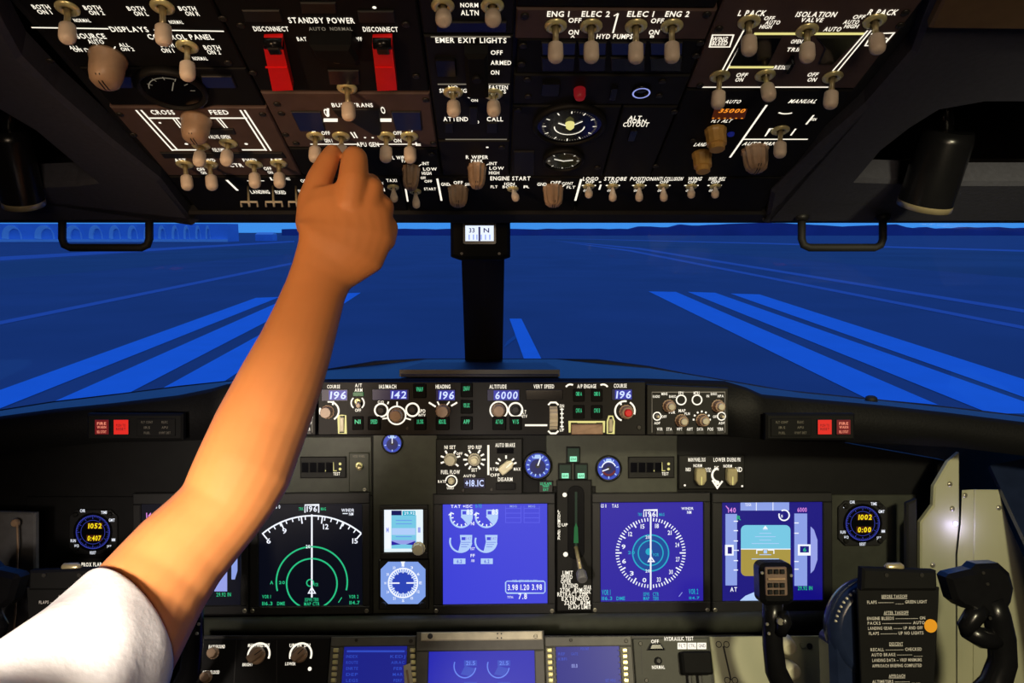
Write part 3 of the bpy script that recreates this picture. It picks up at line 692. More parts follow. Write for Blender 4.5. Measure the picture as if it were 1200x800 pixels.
# --- forward edge strips: landing lights, engine start, exterior lights
S1 = omod('landing_light_panel', 'black front edge strip with landing light levers, left of the hand', 216, 474, 203.5, 243.5, 'charcoal', yref=225)
for t in (('L',320,205,6,3.5),('RETRACTABLE',333,205,14,3),('LANDING',305,220.5,22,4),('FIXED',329,221,12,4),('OFF',357,207.5,9,3.5),('ON',352,219.5,5,3.5),('TURNOFF',325,193+12,8,2.5),('TAXI',459,207,12,3.5),('OFF',445,211,9,3.5),('ON',447,218,8,3.5)): S1.T(*t)
S1.L([(266,206.5),(279,219)],3); S1.L([(290,207.5),(310,207.5)],1.5); S1.D(352,219.5,1.2)
def lever(M, x, y):
    b = M.q(x, y-22); b.z = M.h; t = M.q(x+.5, y, M.h+.022); m = MB(); d = (t-b)
    m.tube([b, b+d*.5, t],[.0011,.0011,.0013],'steel',8); sw = M.part('landing_light_lever', m)
    m = MB(); w = .0085; m.tube([t+Vector((-w,-.0045,.004)),t+Vector((-w,-.001,0)),t+Vector((w,-.001,0)),t+Vector((w,-.0045,.004))],.0013,'knob_grey',8); m.tube([t,t+Vector((0,-.004,.004))],.0013,'knob_grey',8); M.part('lever_bar', m, sw)
for x in (291,320,347): lever(S1, x, 236)
S1.baton(461,215,462,236); S1.done()
S2 = omod('engine_start_panel', 'black front edge strip with two engine start knobs above the compass', 475, 677, 203.5, 243.5, 'charcoal', yref=225)
for t in (('ENGINE START',598,204.5,47,4.5),('GND',522,211.5,10,3.5),('OFF',537,209.5,11,3.5),('CONT',549,211.5,8,3),('FLT',579,214.5,8,3),('IGN',597,211,12,3),('BOTH',597,214.5,16,3),('R',617,214.5,7,3),('GND',635,211.5,11,3.5),('OFF',651,209.5,12,3.5),('CONT',665,210.5,13,3),('FLT',669,215,10,3),('OFF',502,208,9,3),('START',504,217,14,3)): S2.T(*t)
S2.L([(475.5,217),(478,232)],2); S2.L([(512.5,205),(517.5,231)],2.4)
for x, y, a in ((529,213,1),(545,213,-1),(642,213,1),(660,213,-1)): S2.L([(x-2*a,y-1),(x+1*a,y+1.5)],1.5)
S2.baton(487,220,488,243,h=.024); S2.baton(601,217,605,234); S2.grip_knob(537,217,.0110,.021,1.,flute=.12,seg=22); S2.grip_knob(648,216,.0110,.022,1.,flute=.12,seg=22); S2.done()
S3 = omod('exterior_light_panel', 'black front edge strip with six small exterior light toggles in a row, right', 678, 908, 203.5, 243.5, 'charcoal', yref=225)
S3.L([(681,205.5),(674,231)],2.6)
for x, t, w in ((692,'LOGO',18),(721,'STROBE',26),(752,'POSITION',27),(783,'ANTI COLLISION',34),(814,'WING',16),(840,'WHEEL WELL',20)): S3.T(t, x, 205, w, 4.2)
for x in (690,718,749,777,810,837):
    S3.T('OFF', x+1, 209, 10, 3); S3.D(x-7,213,1.5); S3.D(x+7,213,1.5); S3.T('ON',x-4,219,5,2.5)
for x, y in ((690,230),(718,235),(749,235),(778,235),(810,230),(838,230)): S3.baton(x if x!=778 else 777, 214, x, y)
S3.L([(704,212),(702,218)],2); S3.D(703,209,1.5); S3.done()

# ------------------------------------------------------------------ compass on the post
cp = bpy.data.objects.new('standby_compass', None); COL.objects.link(cp)
Fc = Frame(at(563, 276, .97), (1,0,0), (0, math.sin(PITCH*.5), math.cos(PITCH*.5))); cp.matrix_world = Fc.M
tag(cp, 'black standby compass box with a lit white window at the window post', 'compass')
def lp(F, px, py, h=0): return F.loc(px, py, h)
def lr(F, x0, y0, x1, y1, h=0): a, b = F.loc(x0, y1, h), F.loc(x1, y0, h); return a.x, a.y, b.x, b.y
m = MB(); a = lr(Fc, 528, 250, 598, 304); m.prism([(a[0]+.012,a[1]),(a[2]-.012,a[1]),(a[2],a[1]+.004),(a[2],a[3]),(a[0],a[3]),(a[0],a[1]+.004)], -.045, 0, 'matte_black', .004); m.build('housing', cp)
m = MB(); a = lr(Fc, 542, 260, 582, 287); m.rbox(*a, -.001, .003, .003, 'gloss_black', .001); fr = m.build('window_bezel', cp)
m = MB(); a = lr(Fc, 545.5, 264.5, 578.5, 282.5); m.box(*a, .001, .0036, 'compass_white')
for x in (550,555,559,564,569,574): q = lr(Fc, x-.5, 275, x+.5, 281); m.box(*q, .0036, .0038, 'scr_lowline')
q = lr(Fc, 560.8, 266, 563, 282.5); m.box(*q, .0037, .0039, 'dial_deep')
for t, x in (('33',553),('N',570)):
    p = Fc.loc(x, 270); m.text(t, p.x, p.y, .007, .0055, .0038, 'dial_deep')
m.build('compass_card', cp)
for x, y in ((541,257),(585,297),(541,297)):
    m = MB(); p = Fc.loc(x, y); m.lathe((p.x,p.y,-.001),(0,0,1),[(0,.002),(.002,.0018)],'dark_screw',10); m.build('screw', cp)

# grab handles below the brow
def handle(xa, xb, lab):
    pts = []; d = .90
    for px, py in ((xa,252),(xa,280),(xa+2.5,287),(xa+9,290),((xa+xb)/2,290),(xb-9,290),(xb-2.5,287),(xb,280),(xb,252)): pts.append(at(px, py, d))
    o = bpy.data.objects.new('grab_handle', None); COL.objects.link(o); o.location = (pts[0]+pts[-1])/2; tag(o, lab, 'grab handle', 'window grab handles')
    m = MB(); m.tube([p-o.location for p in pts], .0046, 'rubber', 10); m.build('bar', o)
    for p in (pts[0], pts[-1]):
        m = MB(); m.lathe(p-o.location+Vector((0,0,-.006)), (0,0,1), [(0,.0085),(.008,.009)], 'black', 14); m.build('mounting_foot', o)
handle(73, 175, 'black grab handle hanging below the window brow, in front of the terminal'); handle(939.5, 1034.5, 'black grab handle hanging below the window brow, above the runway bars')
# map lights in the ceiling recesses
def maplight(a, b, da, db, r, lab, slit=True):
    p, q = at(*a, da), at(*b, db); o = bpy.data.objects.new('map_light', None); COL.objects.link(o); o.location = p; tag(o, lab, 'lamp', 'ceiling map lights')
    d = (q-p); L = d.length; m = MB(); m.lathe((0,0,0), d, [(0,r*.9),(.01,r),(L,r)], 'gloss_black', 28, True, False); m.build('barrel', o)
    m = MB(); m.lathe(d*.995, d, [(-.004,r*1.02),(.002,r*1.02),(.002,r*.9),(-.006,r*.85)], 'steel', 28, False, True); m.build('rim', o)
    m = MB(); m.tube([Vector((0,0,0))+d*.1, d*.1+Vector((0,.01,.07))], .007, 'gloss_black', 10); m.build('bracket', o)
maplight((1112,152),(1083,241),.76,.795,.026,'black cylindrical map light with a bright lower rim, right of the overhead')
maplight((8,150),(28,238),.76,.80,.020,'black cylindrical map light in the left ceiling recess')
# ------------------------------------------------------------------ glareshield
far = [(-300,520,1.30),(-150,500,1.31),(0,481,1.32),(60,471.5,1.33),(144,461.5,1.35),(210,453,1.36),(276,446,1.38),(340,439,1.39),(385,433,1.40),(440,425,1.41),(490,420.5,1.41),(650,420.5,1.41),(700,423,1.41),(760,431,1.40),(805,438.5,1.39),(850,446,1.38),(920,458,1.36),(1040,470,1.35),(1120,478.5,1.33),(1200,488,1.32),(1350,506,1.31),(1560,540,1.30)]
def fard(px):
    for (a,b,c),(d,e,f) in zip(far, far[1:]):
        if a <= px <= d: t=(px-a)/(d-a); return b+(e-b)*t, c+(f-c)*t
near = [(-300,532,1.13),(-150,512,1.12),(0,489,1.12),(60,481,1.12),(130,474,1.11),(205,465,1.11),(245,457,1.10),(262,452,1.09),(285,448,1.110),(380,446,1.110),(500,445,1.110),(650,445,1.110),(755,445,1.110),(852,448,1.110),(878,456,1.09),(896,464,1.10),(940,468,1.11),(1040,477,1.11),(1120,486,1.12),(1200,496,1.12),(1350,516,1.12),(1560,550,1.12)]
front = [(-300,580),(-150,560),(0,532),(60,524),(130,518),(205,517),(245,515),(262,513),(285,511),(380,510),(500,510),(650,510),(755,510),(852,511),(878,513),(896,515),(940,517),(1040,520),(1120,524),(1200,534),(1350,560),(1560,590)]
gs = bpy.data.objects.new('glareshield', None); COL.objects.link(gs); gs.location = (0, 1.15, .9); tag(gs, 'black curved glareshield below the windscreen, over the instrument panel', 'glareshield')
O = gs.location
N = len(near); R0, R1, R2, R3, R4 = [], [], [], [], []
for (x,y,d),(x2,y2) in zip(near, front):
    f = fard(x); pf = at(x, f[0], f[1]); pn = at(x, y, d); lipb = at(x2, y2, d+.004)
    R0.append(pf-O); R1.append(pn+Vector((0,.012,.0))-O); R2.append(pn+Vector((0,0,-.004))-O); R3.append(lipb-O); R4.append(lipb+Vector((0,.15,-.005))-O)
m = MB(); rows = [R0,R1,R2,R3,R4]; vs = [p for r in rows for p in r]; fs = []
for k in range(4):
    for i in range(N-1): fs.append((k*N+i, (k+1)*N+i, (k+1)*N+i+1, k*N+i+1))
m.add(vs, fs[:N-1], 'hood_leather', True); m.add(vs, fs[N-1:], 'leather', True); sh = m.build('hood', gs)
m = MB(); pts, rd = [], []
for x,y,d in far:
    pts.append(at(x,y+1,d)-O); rd.append(.0055 if (395<x<485 or 660<x<800) else (.0024 if 480<=x<=660 else .0034))
m.tube(pts, rd, 'rubber', 8); m.build('edge_trim', gs)
# raised cover at the centre of the glareshield
m = MB(); a = [at(468,441,1.13),at(656,441,1.13),at(642,430,1.30),at(492,430,1.30)]; bt = [at(468,433,1.13),at(656,433,1.13),at(640,424.5,1.30),at(494,424.5,1.30)]
m.add([p-O for p in a]+[p-O for p in bt], [(3,2,1,0),(4,5,6,7),(0,1,5,4),(1,2,6,5),(2,3,7,6),(3,0,4,7)], 'black')
m.tube([at(470,440,1.128)-O, at(654,440,1.128)-O], .0022, 'liner', 8); m.build('raised_cover', gs)
m = MB(); p = at(1021,468,1.27); m.lathe(p-O,(0,0,1),[(-.004,.010),(.004,.009),(.006,.006)],'rubber',12); m.build('sensor_knob', gs)

# warning light boxes at each end of the glareshield
def warn(name, lab, xs, red1, red2, dim, cx, txt2):
    F = Frame(at(cx, 500, 1.085), (1,0,0), (0, math.sin(PITCH), math.cos(PITCH)))
    M = Mod(F, name, lab, 'warning light box', cx, 500, 'master warning boxes'); M.plate([(xs[0],515),(xs[1],515),(xs[1],484),(xs[0],484)], 'matte_black', .006, .003, -.006)
    def lamp(x0, x1, mt, rows, nm, lb, bright):
        m = MB(); a, b = M.q(x0,509,M.h), M.q(x1,491,M.h); m.rbox(a.x,a.y,b.x,b.y,M.h-.001,M.h+.003,.001,'black',.0006,mt)
        for i, (t, fr) in enumerate(rows):
            hh = (b.y-a.y); m.text(t, (a.x+b.x)/2, a.y+hh*fr, (b.x-a.x)*.62, hh*.17, M.h+.0034, bright)
        M.part(nm, m, label=lb)
    lamp(*red1, 'red_lamp', [('PUSH TO',.62),('RESET',.38)], 'warning_light', 'lit red caution light', 'red_dim')
    lamp(*red2, 'red_dim' if txt2 else 'red_lamp', [('FIRE',.74),('WARN',.5),('BELL CUTOUT',.2)], 'warning_light', 'lit red fire warning light', 'red_text')
    x0, x1 = dim; m = MB(); a, b = M.q(x0,511,M.h), M.q(x1,490,M.h); m.rbox(a.x,a.y,b.x,b.y,M.h-.001,M.h+.002,.001,'matte_black',.0006)
    for i, t in enumerate(('FLT CONT','IRS','FUEL','ELEC','APU','OVHT DET')):
        m.text(t, a.x+(b.x-a.x)*(.27+.46*(i//3)), a.y+(b.y-a.y)*(.8-.3*(i%3)), (b.x-a.x)*(.3 if len(t)>4 else .16), (b.y-a.y)*.13, M.h+.0024, 'dim_print')
    M.part('annunciator_light', m, label='unlit six item annunciator'); M.done()
warn('master_warning_box', 'black warning box with two lit red lights, left of the arm', (104,216), (134,152), (112,129), (161,206), 160, True)
warn('master_warning_box', 'black warning box with two lit red lights above the right yoke', (896,1000), (957,974), (979,996), (903,950), 948, True)
m = MB()
# ------------------------------------------------------------------ mode control panel
MC = Mod(GP, 'mode_control_panel', 'long black autopilot panel with blue lit number windows on the glareshield', 'control panel', 564, 478)
MC.plate([(374,509),(755.5,509),(755.5,447),(374,447)], 'dark', .006, .001, -.002)
for t in (('COURSE',392,452.5,15,4),('A/T',421,451,8,4),('ARM',421,456.5,9,4),('OFF',420.5,480,7,3.5),('IAS/MACH',455,452.5,20,4.5),('HEADING',519.5,452.5,17,4.5),('ALTITUDE',583.5,452.5,20,4.5),('VERT SPEED',637,452.3,24,4.5),('A/P ENGAGE',687,452,22,4.5),('COURSE',726,451.5,15,4.5),
          ('SPD',495,481,8,4),('INTV',495,486,8,3.5),('ALT',613,482,7,4),('INTV',613.5,487,8,3.5),('DN',658,475,5,3.5),('UP',658,503,5,3.5),('C/O',447,470.5,7,3)): MC.T(*t)
def num(x0,y0,x1,y1,txt,frac=.62,name='number_window',right=True):
    a, b = MC.q(x0,y1), MC.q(x1,y0); m = MB(); m.rbox(a.x,a.y,b.x,b.y,MC.h-.001,MC.h+.0014,.0012,'gloss_black',.0005,'seg_bg')
    W, H = b.x-a.x, b.y-a.y; w = W*frac; cx = b.x-w/2-W*.08 if right else (a.x+b.x)/2
    if txt:
        m.box(cx-w*.56, a.y+H*.1, cx+w*.56, b.y-H*.1, MC.h+.0014, MC.h+.0016, 'seg_halo'); m.text(txt, cx, (a.y+b.y)/2, w, H*.62, MC.h+.0019, 'seg_blue', .12)
    MC.part(name, m)
num(378,455.5,409,469.5,'196',.60); num(437,455.5,480,468.5,'142',.40); num(511,455.5,534,469.5,'196',.74); num(571,455.5,609,469.5,'6000',.68); num(716,455,740,468.5,'196',.72)
m = MB(); a, b = MC.q(616,468), MC.q(659,456); m.rbox(a.x,a.y,b.x,b.y,MC.h-.001,MC.h+.0014,.0012,'gloss_black',.0005,'glass_dark'); MC.part('number_window', m, label='blank dark window')
px_ = 1.2e-3
def knob_px(M, x, y, r, mt='tan', cap=None, h=.015): return M.round_knob(x, y, r*M.sx(x,y), h, mt, cap)
MC.ARC(387,481,11,-60,100,2); MC.ARC(387,481,11,160,200,2); knob_px(MC,385,482,8); MC.L([(392,469),(391,474)],2)
MC.L([(402,486),(406,486),(406,507),(398,507),(398,486)],1.6,'letter_yellow',closed=True)
m = MB(); a,b = MC.q(399.5,505), MC.q(404.5,488); m.box(a.x,a.y,b.x,b.y,MC.h,MC.h+.004,'beige_light',.001); MC.part('flight_director_switch', m)
MC.button(415,459,427,463.5,None,'green_mid','green_on',name='indicator_light')
MC.ARC(420,471.5,7.5,130,230,1.6); MC.ARC(420,471.5,7.5,-50,50,1.6); MC.toggle(420,470,420,476,h=.016,size=.55)
def gb(x0,y0,x1,y1,t,lbl=None): MC.button(x0,y0,x1,y1,t,'matte_black','green_on',.003,'mode_button',tw=.52,th=.3,ty=.62)
for b_ in ((414,487,427,503,'N1'),(432,487,447,503,'SPEED'),(485,449,500,466,'VNAV'),(486,487,500,503,'LVL CHG'),(511,487,527,503,'HDG SEL'),(540,448,554,465,'LNAV'),(540,468,554,484,'VOR LOC'),(540,487,554,503,'APP'),(577,487,593,503,'ALT HLD'),(597,487,611,503,'V/S'),
           (671,455,684,470,'CMD A'),(692,455,705,470,'CMD B'),(671,474,684,490,'CWS A'),(692,474,705,490,'CWS B')): gb(*b_)
MC.RING(447.5,480,7.5,2); knob_px(MC,447.5,480,4.5,'black',h=.005); MC.RING(484,479.5,7.5,2); knob_px(MC,484,479.5,4.5,'black',h=.005)
MC.RING(465.5,486,10.5,1.8); knob_px(MC,465.5,486,8.5); MC.L([(466,470),(466,475)],1.6); MC.L([(449,490),(456,489)],1.6); MC.L([(475,489),(482,491)],1.6); MC.L([(455,473),(456,470)],1.6)
knob_px(MC,519.5,481,8.5); MC.L([(503,471),(511,476)],2); MC.L([(536,471),(529,475)],2); MC.L([(513,470),(515,474)],1.6); MC.L([(527,470),(524,474)],1.6)
MC.RING(584.5,480,10,1.8); knob_px(MC,584.5,480,8); MC.RING(604,479.5,8,2); knob_px(MC,604,479.5,5,'black',h=.005)
MC.L([(615,497.5),(641,497.5)],2.2); MC.L([(642,474),(645,471),(651,471),(654,474)],2); MC.L([(642,504),(645,507),(651,507),(654,504)],2); MC.L([(658,477),(658,501)],1.2)
for y in (479,484,489,494,499): MC.L([(656,y),(660,y)],1.4)
m = MB(); a,b = MC.q(643.5,504), MC.q(652.5,474); cy=(a.y+b.y)/2; m.lathe((a.x,cy,MC.h-.006),(1,0,0),[(0,(b.y-a.y)/2),(b.x-a.x,(b.y-a.y)/2)],'beige',36,flute=.05); MC.part('vertical_speed_wheel', m, label='beige thumbwheel')
MC.L([(667,506),(667,493.5),(676,493.5)],2,'letter_yellow'); MC.L([(707,506),(707,493.5),(698,493.5)],2,'letter_yellow'); MC.R(676,492.5,698,495,'letter_yellow')
m = MB(); a,b = MC.q(669,508), MC.q(705.5,496); m.rbox(a.x,a.y,b.x,b.y,MC.h,MC.h+.006,.001,'tan',.0015); MC.part('disengage_bar', m, label='tan disengage bar')
MC.ARC(668,456,6,60,150,2); MC.ARC(706,456,6,30,120,2)
MC.ARC(731.5,481,11.5,80,250,2); MC.ARC(731.5,481,11.5,-20,60,2); knob_px(MC,733,482,8.5,'tan',cap='red_guard'); MC.L([(726,470),(727,474)],2)
MC.L([(713,487),(717,487),(719,493),(718,507),(711,507),(711,493)],1.6,'letter_yellow',closed=True)
m = MB(); a,b = MC.q(712.5,505), MC.q(717,490); m.box(a.x,a.y,b.x,b.y,MC.h,MC.h+.004,'beige_light',.001); MC.part('flight_director_switch', m)
MC.screw(748,500,.0035); MC.screw(478,501,.002); MC.done()
def efis(x0, lab):
    M = Mod(GP, 'display_control_panel', lab, 'control panel', x0+46, 480, 'display control panels'); X = lambda x: x-757+x0
    M.plate([(X(757),509),(X(852),509),(X(852),454),(X(757),450)], 'dark', .006, .001, -.002)
    M.L([(X(763),506),(X(763),459),(X(848),459),(X(848),506)],.8,'letter_dim')
    for t in (('RADIO',768,464,8,3),('MINS',777.5,461,7,3),('BARO',787,464,8,3),('FPV',797,460,6,3.5),('MTRS',815,460,7,3.5),('IN',828,463.5,3,3),('BARO',835,461,7,3),('HPA',843,463.5,7,3),('VOR',786,482.5,8,3),('MAP',798,480.5,8,3.5),('PLN',804,484,6,3),('WXR',772,502,6.5,3.5),('STA',783,502,6.5,3.5),('WPT',795,502,6.5,3.5),('ARPT',807,502,7,3.5),('DATA',819,502,7,3.5),('POS',831,502,6.5,3.5),('TERR',842.5,502,7,3.5),('OFF',777,487.5,6,3),('OFF',837,487.5,6,3),('ADF',769,495,7,2.8),('ADF',844,495,7,2.8)): M.T(t[0],X(t[1]),*t[2:])
    M.RING(X(797),468,5.5,1.5); M.RING(X(815.5),468,5.5,1.5); M.RING(X(769),487,4.5,1.3); M.RING(X(844),487,4.5,1.3)
    for a in range(0,181,30): M.L([(X(821)+8.5*math.cos(math.radians(a)),491-8.5*math.sin(math.radians(a))),(X(821)+10.5*math.cos(math.radians(a)),491-10.5*math.sin(math.radians(a)))],2)
    for x, y in ((782.5,475),(839.5,475),(797,492),(821.5,491.5)): knob_px(M,X(x),y,7.5,'tan',cap='knob_grey')
    for x in (769,844):
        m = MB(); p = M.q(X(x),487); m.lathe((p.x,p.y,M.h),(0,0,1),[(0,.003),(.008,.002),(.010,.0015)],'beige',10); M.part('toggle_switch', m)
    for x in (772,783,795,807,819,831,842.5): M.button(X(x)-4.5,504.2,X(x)+4.5,508,None,'black',h=.0015)
    M.done()
efis(757, 'black display control panel with four tan knobs at the right end of the autopilot panel'); efis(276, 'black display control panel mostly hidden behind the raised forearm')

# ------------------------------------------------------------------ main instrument panel
def mpoly(name, pts, h0, h1, mt, lab, cat, b=.001, F=MP):
    c = F.loc(*pts[0]); m = MB(); m.prism([(p.x-c.x,p.y-c.y) for p in (F.loc(*q) for q in pts)], h0, h1, mt, b)
    o = m.build(name, None, F.M @ Matrix.Translation((c.x,c.y,0))); tag(o, lab, cat); return o
mp = mpoly('instrument_panel', [(-140,1120),(1110,1120),(1110,540),(900,503),(230,503),(-140,545)], -.03, -.006, 'charcoal', 'dark main instrument panel backing board behind the displays', 'instrument panel')
for pts, mt in (([(437,719),(512,719),(512,508),(437,508)],'panel_grey'),([(302,580),(435,580),(435,512),(302,512)],'panel_grey'),([(302,719),(435,719),(435,582),(302,582)],'panel_grey'),([(514,719),(650,719),(650,582),(514,582)],'panel_grey'),
                ([(640,570),(700,570),(700,505),(640,505)],'panel_grey'),([(696,719),(833,719),(833,580),(696,580)],'panel_grey'),([(835,719),(973,719),(973,580),(835,580)],'panel_grey'),([(698,579),(794,579),(794,508),(698,508)],'panel_grey'),([(975,719),(1074,719),(1074,580),(975,580)],'panel_grey'),
                ([(160,719),(300,719),(300,582),(160,582)],'panel_grey'),([(30,719),(158,719),(158,582),(30,582)],'charcoal')):
    c0 = MP.loc(-140,1120); m = MB(); m.prism([(p.x-c0.x,p.y-c0.y) for p in (MP.loc(*q) for q in pts)], -.0059, -.002, mt, .001); m.build('face_plate', mp)
def dmod(name, lab, cat, box, mt='black', h=.004, b=.0015, z0=-.0015, group=None, F=MP):
    x0,y0,x1,y1 = box; M = Mod(F, name, lab, cat, (x0+x1)/2, (y0+y1)/2, group); M.h = h; t0, t1, yb = M.q(x0,y0), M.q(x1,y0), M.q(x0,y1).y; M.pl.box(t0.x, yb, t1.x, t0.y, z0, h, mt, b); return M
DG = 'square display units'
class Screen:
    """One display unit: bezel ring, recessed lit screen carrying its drawn symbols, bezel screws."""
    def __init__(s, name, lab, outer, scr, bg, cat='display', group=DG, F=MP, bez='black', hz=.008, screws=True):
        s.M = Mod(F, name, lab, cat, (outer[0]+outer[2])/2, (outer[1]+outer[3])/2, group); M = s.M
        a,b = M.q(outer[0],outer[3]), M.q(outer[2],outer[1]); c,d = M.q(scr[0],scr[3]), M.q(scr[2],scr[1]); pl = M.pl; a.x = M.q(outer[0],outer[1]).x; c.x = M.q(scr[0],scr[1]).x
        for (x0,y0,x1,y1) in ((a.x,a.y,b.x,c.y),(a.x,d.y,b.x,b.y),(a.x,c.y,c.x,d.y),(d.x,c.y,b.x,d.y)): pl.box(x0,y0,x1,y1,-.0018,hz,bez,.0014)
        s.m = MB(); s.m.box(c.x,c.y,d.x,d.y,-.0015,.003,bg); M.h = .003; s.z = .003; s.hz = hz; s.scr = scr
        if screws:
            M.h = hz
            for x, y in ((outer[0]+3.5,outer[3]-5.5),(outer[2]-3.5,outer[3]-5.5)): M.screw(x,y,.0036,'screw')
            M.h = .003
    def k(s): return s.M.sx((s.scr[0]+s.scr[2])/2, (s.scr[1]+s.scr[3])/2)
    def _z(s, dz): return s.z+dz
    def text(s, t, x, y, w, h, mt='scr_white', dz=.0006): p = s.M.q(x,y); s.m.text(t,p.x,p.y,w*s.k(),h*s.k(),s.z+dz,mt)
    def line(s, pts, w, mt='scr_white', closed=False, dz=.0004): s.m.stroke([s.M.q2(*p) for p in pts], w*s.k(), s.z+dz, mt, closed)
    def poly(s, pts, mt, dz=.0002): s.m.poly([s.M.q2(*p) for p in pts], s.z+dz, mt)
    def rect(s, x0,y0,x1,y1, mt, dz=.0002): s.poly([(x0,y1),(x1,y1),(x1,y0),(x0,y0)], mt, dz)
    def arc(s, x,y,r,a0,a1,w,mt='scr_white',dz=.0004,seg=28): p = s.M.q(x,y); s.m.arc(p.x,p.y,r*s.k(),a0,a1,w*s.k(),s.z+dz,mt,seg)
    def disc(s, x,y,r,mt,dz=.0003): p = s.M.q(x,y); s.m.disc(p.x,p.y,r*s.k(),s.z+dz,mt,28)
    def done(s): s.M.h = s.hz; s.M.part('screen', s.m); return s.M.done()
def tickc(S, cx, cy, r0, r1, angs, w, mt='scr_white'):
    for a in angs:
        c, q = math.cos(math.radians(a)), math.sin(math.radians(a)); S.line([(cx+r0*c,cy-r0*q),(cx+r1*c,cy-r1*q)], w, mt)
# captain's navigation display
S = Screen('navigation_display', 'black screen with a white compass arc and green range rings, just right of the arm', (294,576,434,719), (304,589,425,709), 'scr_black')
cx, cy, r = 366, 693, 90
S.arc(cx,cy,r,50,130,1.8); tickc(S,cx,cy,r-5,r,range(50,131,5),1.3); tickc(S,cx,cy,r-9,r,(50,66,82,98,114,130),1.6)
for a, t in ((114,'9'),(78,'12'),(50,'15'),(130,'6')): c=math.radians(a); S.text(t,cx+(r-11.5)*math.cos(c),cy-(r-11.5)*math.sin(c),5 if len(t)==1 else 6.5,6)
S.line([(cx,602),(cx,699)],2); S.line([(358,600),(358,591),(374,591),(374,600)],1.4); S.text('196',366,595.5,12,6.5); S.text('TRK',353.5,595.5,5.5,3.5,'scr_green'); S.text('MAG',379.5,595.5,6,3.5,'scr_green')
S.text('GS 0',325,593,8,4); S.text('WINDR',408,597,15,3.5); S.text('NM',412,601.5,5,3.5); S.line([(402,601),(408,601)],1)
S.arc(cx,681,41.5,-14,194,1.8,'scr_green',seg=40); S.arc(cx,683,29.5,-62,242,1.8,'scr_green',seg=40)
S.text('20',361.5,639.5,5,4); S.text('A',319,681.5,4,4,'scr_green'); S.text('20',331,681.5,7,3.5,'scr_green'); S.arc(364,682,4,0,360,1.4,'scr_green'); S.text('VOR',371,684,5,4,'scr_green')
S.line([(366,687),(362,694),(370,694)],1.2,'scr_white',closed=True)
for t,x,y,w in (('VOR 1',313,698,10),('116.3',314,706,12),('DME',330,706,9),('VOR 2',415,698,11),('114.7',416,705,12),('EGPWS TERR',366,701.5,16),('MAP CTR',366,706.5,18)): S.text(t,x,y,w,4,'scr_green')
S.line([(397,705),(401,699)],1,'scr_green'); S.done()
# captain's primary flight display, mostly behind the arm
S = Screen('primary_flight_display', 'dark flight display with a lilac tape, almost hidden behind the upper arm', (158,576,292,719), (167,589,283,709), 'scr_black')
S.rect(195,626,240,690,'scr_sky'); S.rect(195,658,240,690,'scr_earth',.0003); S.rect(172,608,184,690,'scr_tape'); S.rect(252,612,267,692,'scr_lilac'); S.poly([(272,668),(272,640),(279,648),(279,668),(276,678),(272,678)],'scr_tape')
S.text('140',178,603,11,6,'scr_magenta'); S.text('6000',259,605,14,6,'scr_magenta'); S.text('29.92 IN',263,695.5,17,4.5,'scr_green'); S.rect(190,597,245,604,'scr_tape'); S.done()
# engine display
S = Screen('engine_display', 'bright blue engine display with white gauges at the centre of the panel', (508,577,650,719), (519,589,641,707), 'scr_engine')
for cx in (540.5,570):
    S.arc(cx,604.5,12.5,-10,-205,2,'scr_pale'); tickc(S,cx,604.5,9,12,range(160,320,28),1.3)
    S.poly([(cx,596.5),(cx+14,596.5),(cx+13.5,607),(cx+8,614.5),(cx,605)],'scr_pale',.0005); S.rect(cx+1.5,598,cx+6,602,'scr_engine',.0007); S.text('85',cx+10,599,7,6,'scr_white',.0009); S.text('4',cx-13,602,4,4); S.line([(cx,604.5),(cx+9,613.5)],1.2)
    S.arc(cx-.5,633.5,12.5,-8,-200,2,'scr_pale'); S.poly([(cx-1.5,626),(cx+13,626),(cx+12.5,635),(cx+6,644),(cx-3.5,646),(cx-.5,634)],'scr_pale',.0005); S.rect(cx+.5,628.5,cx+5,632,'scr_engine',.0008); S.text('547',cx+8.5,630,7,3.5,'scr_lilac',.0009)
    for i in range(3): S.line([(cx,634.5+i*2.6),(cx+11-i*2,634.5+i*2.6)],.5,'scr_engine',dz=.0007)
S.text('TAT +15C',541,592.5,25,3.5); S.text('R-TO',561,592,7,4.5,'scr_cyan'); S.text('N1',554,612.5,4,4); S.text('EGT',554,642,5,3)
for x in (538.5,570.5): S.rect(x-7,653.5,x+7,660,'scr_pale'); S.text('6.2',x,656.8,6,4,'scr_engine',.0005)
S.text('FF',554,650,5,3.5); S.text('/10',554,656,4,3)
for x0 in (592.5,614):
    for i in range(4): S.line([(x0,595+i*5.5),(x0+18,595+i*5.5)],.7,'scr_engine_light')
    S.line([(x0,592),(x0,612)],.7,'scr_engine_light'); S.line([(x0+18,592),(x0+18,612)],.7,'scr_engine_light'); S.text('MSG',x0+9,592.5,8,2.5,'scr_tape')
S.line([(592.5,681.5),(594,680),(637,680),(638.5,681.5),(638.5,692),(637,694),(594,694),(592.5,692)],1.2,'scr_pale',closed=True); S.text('3.98 1.20 3.98',615,687,40,6.5); S.text('FUEL QTY KGS X 1000',615,679.5,29,2.6,'scr_pale',.0009); S.text('TOTAL',598,698.5,7,2.5); S.text('7.8',612.5,697.5,10,6.5); S.done()
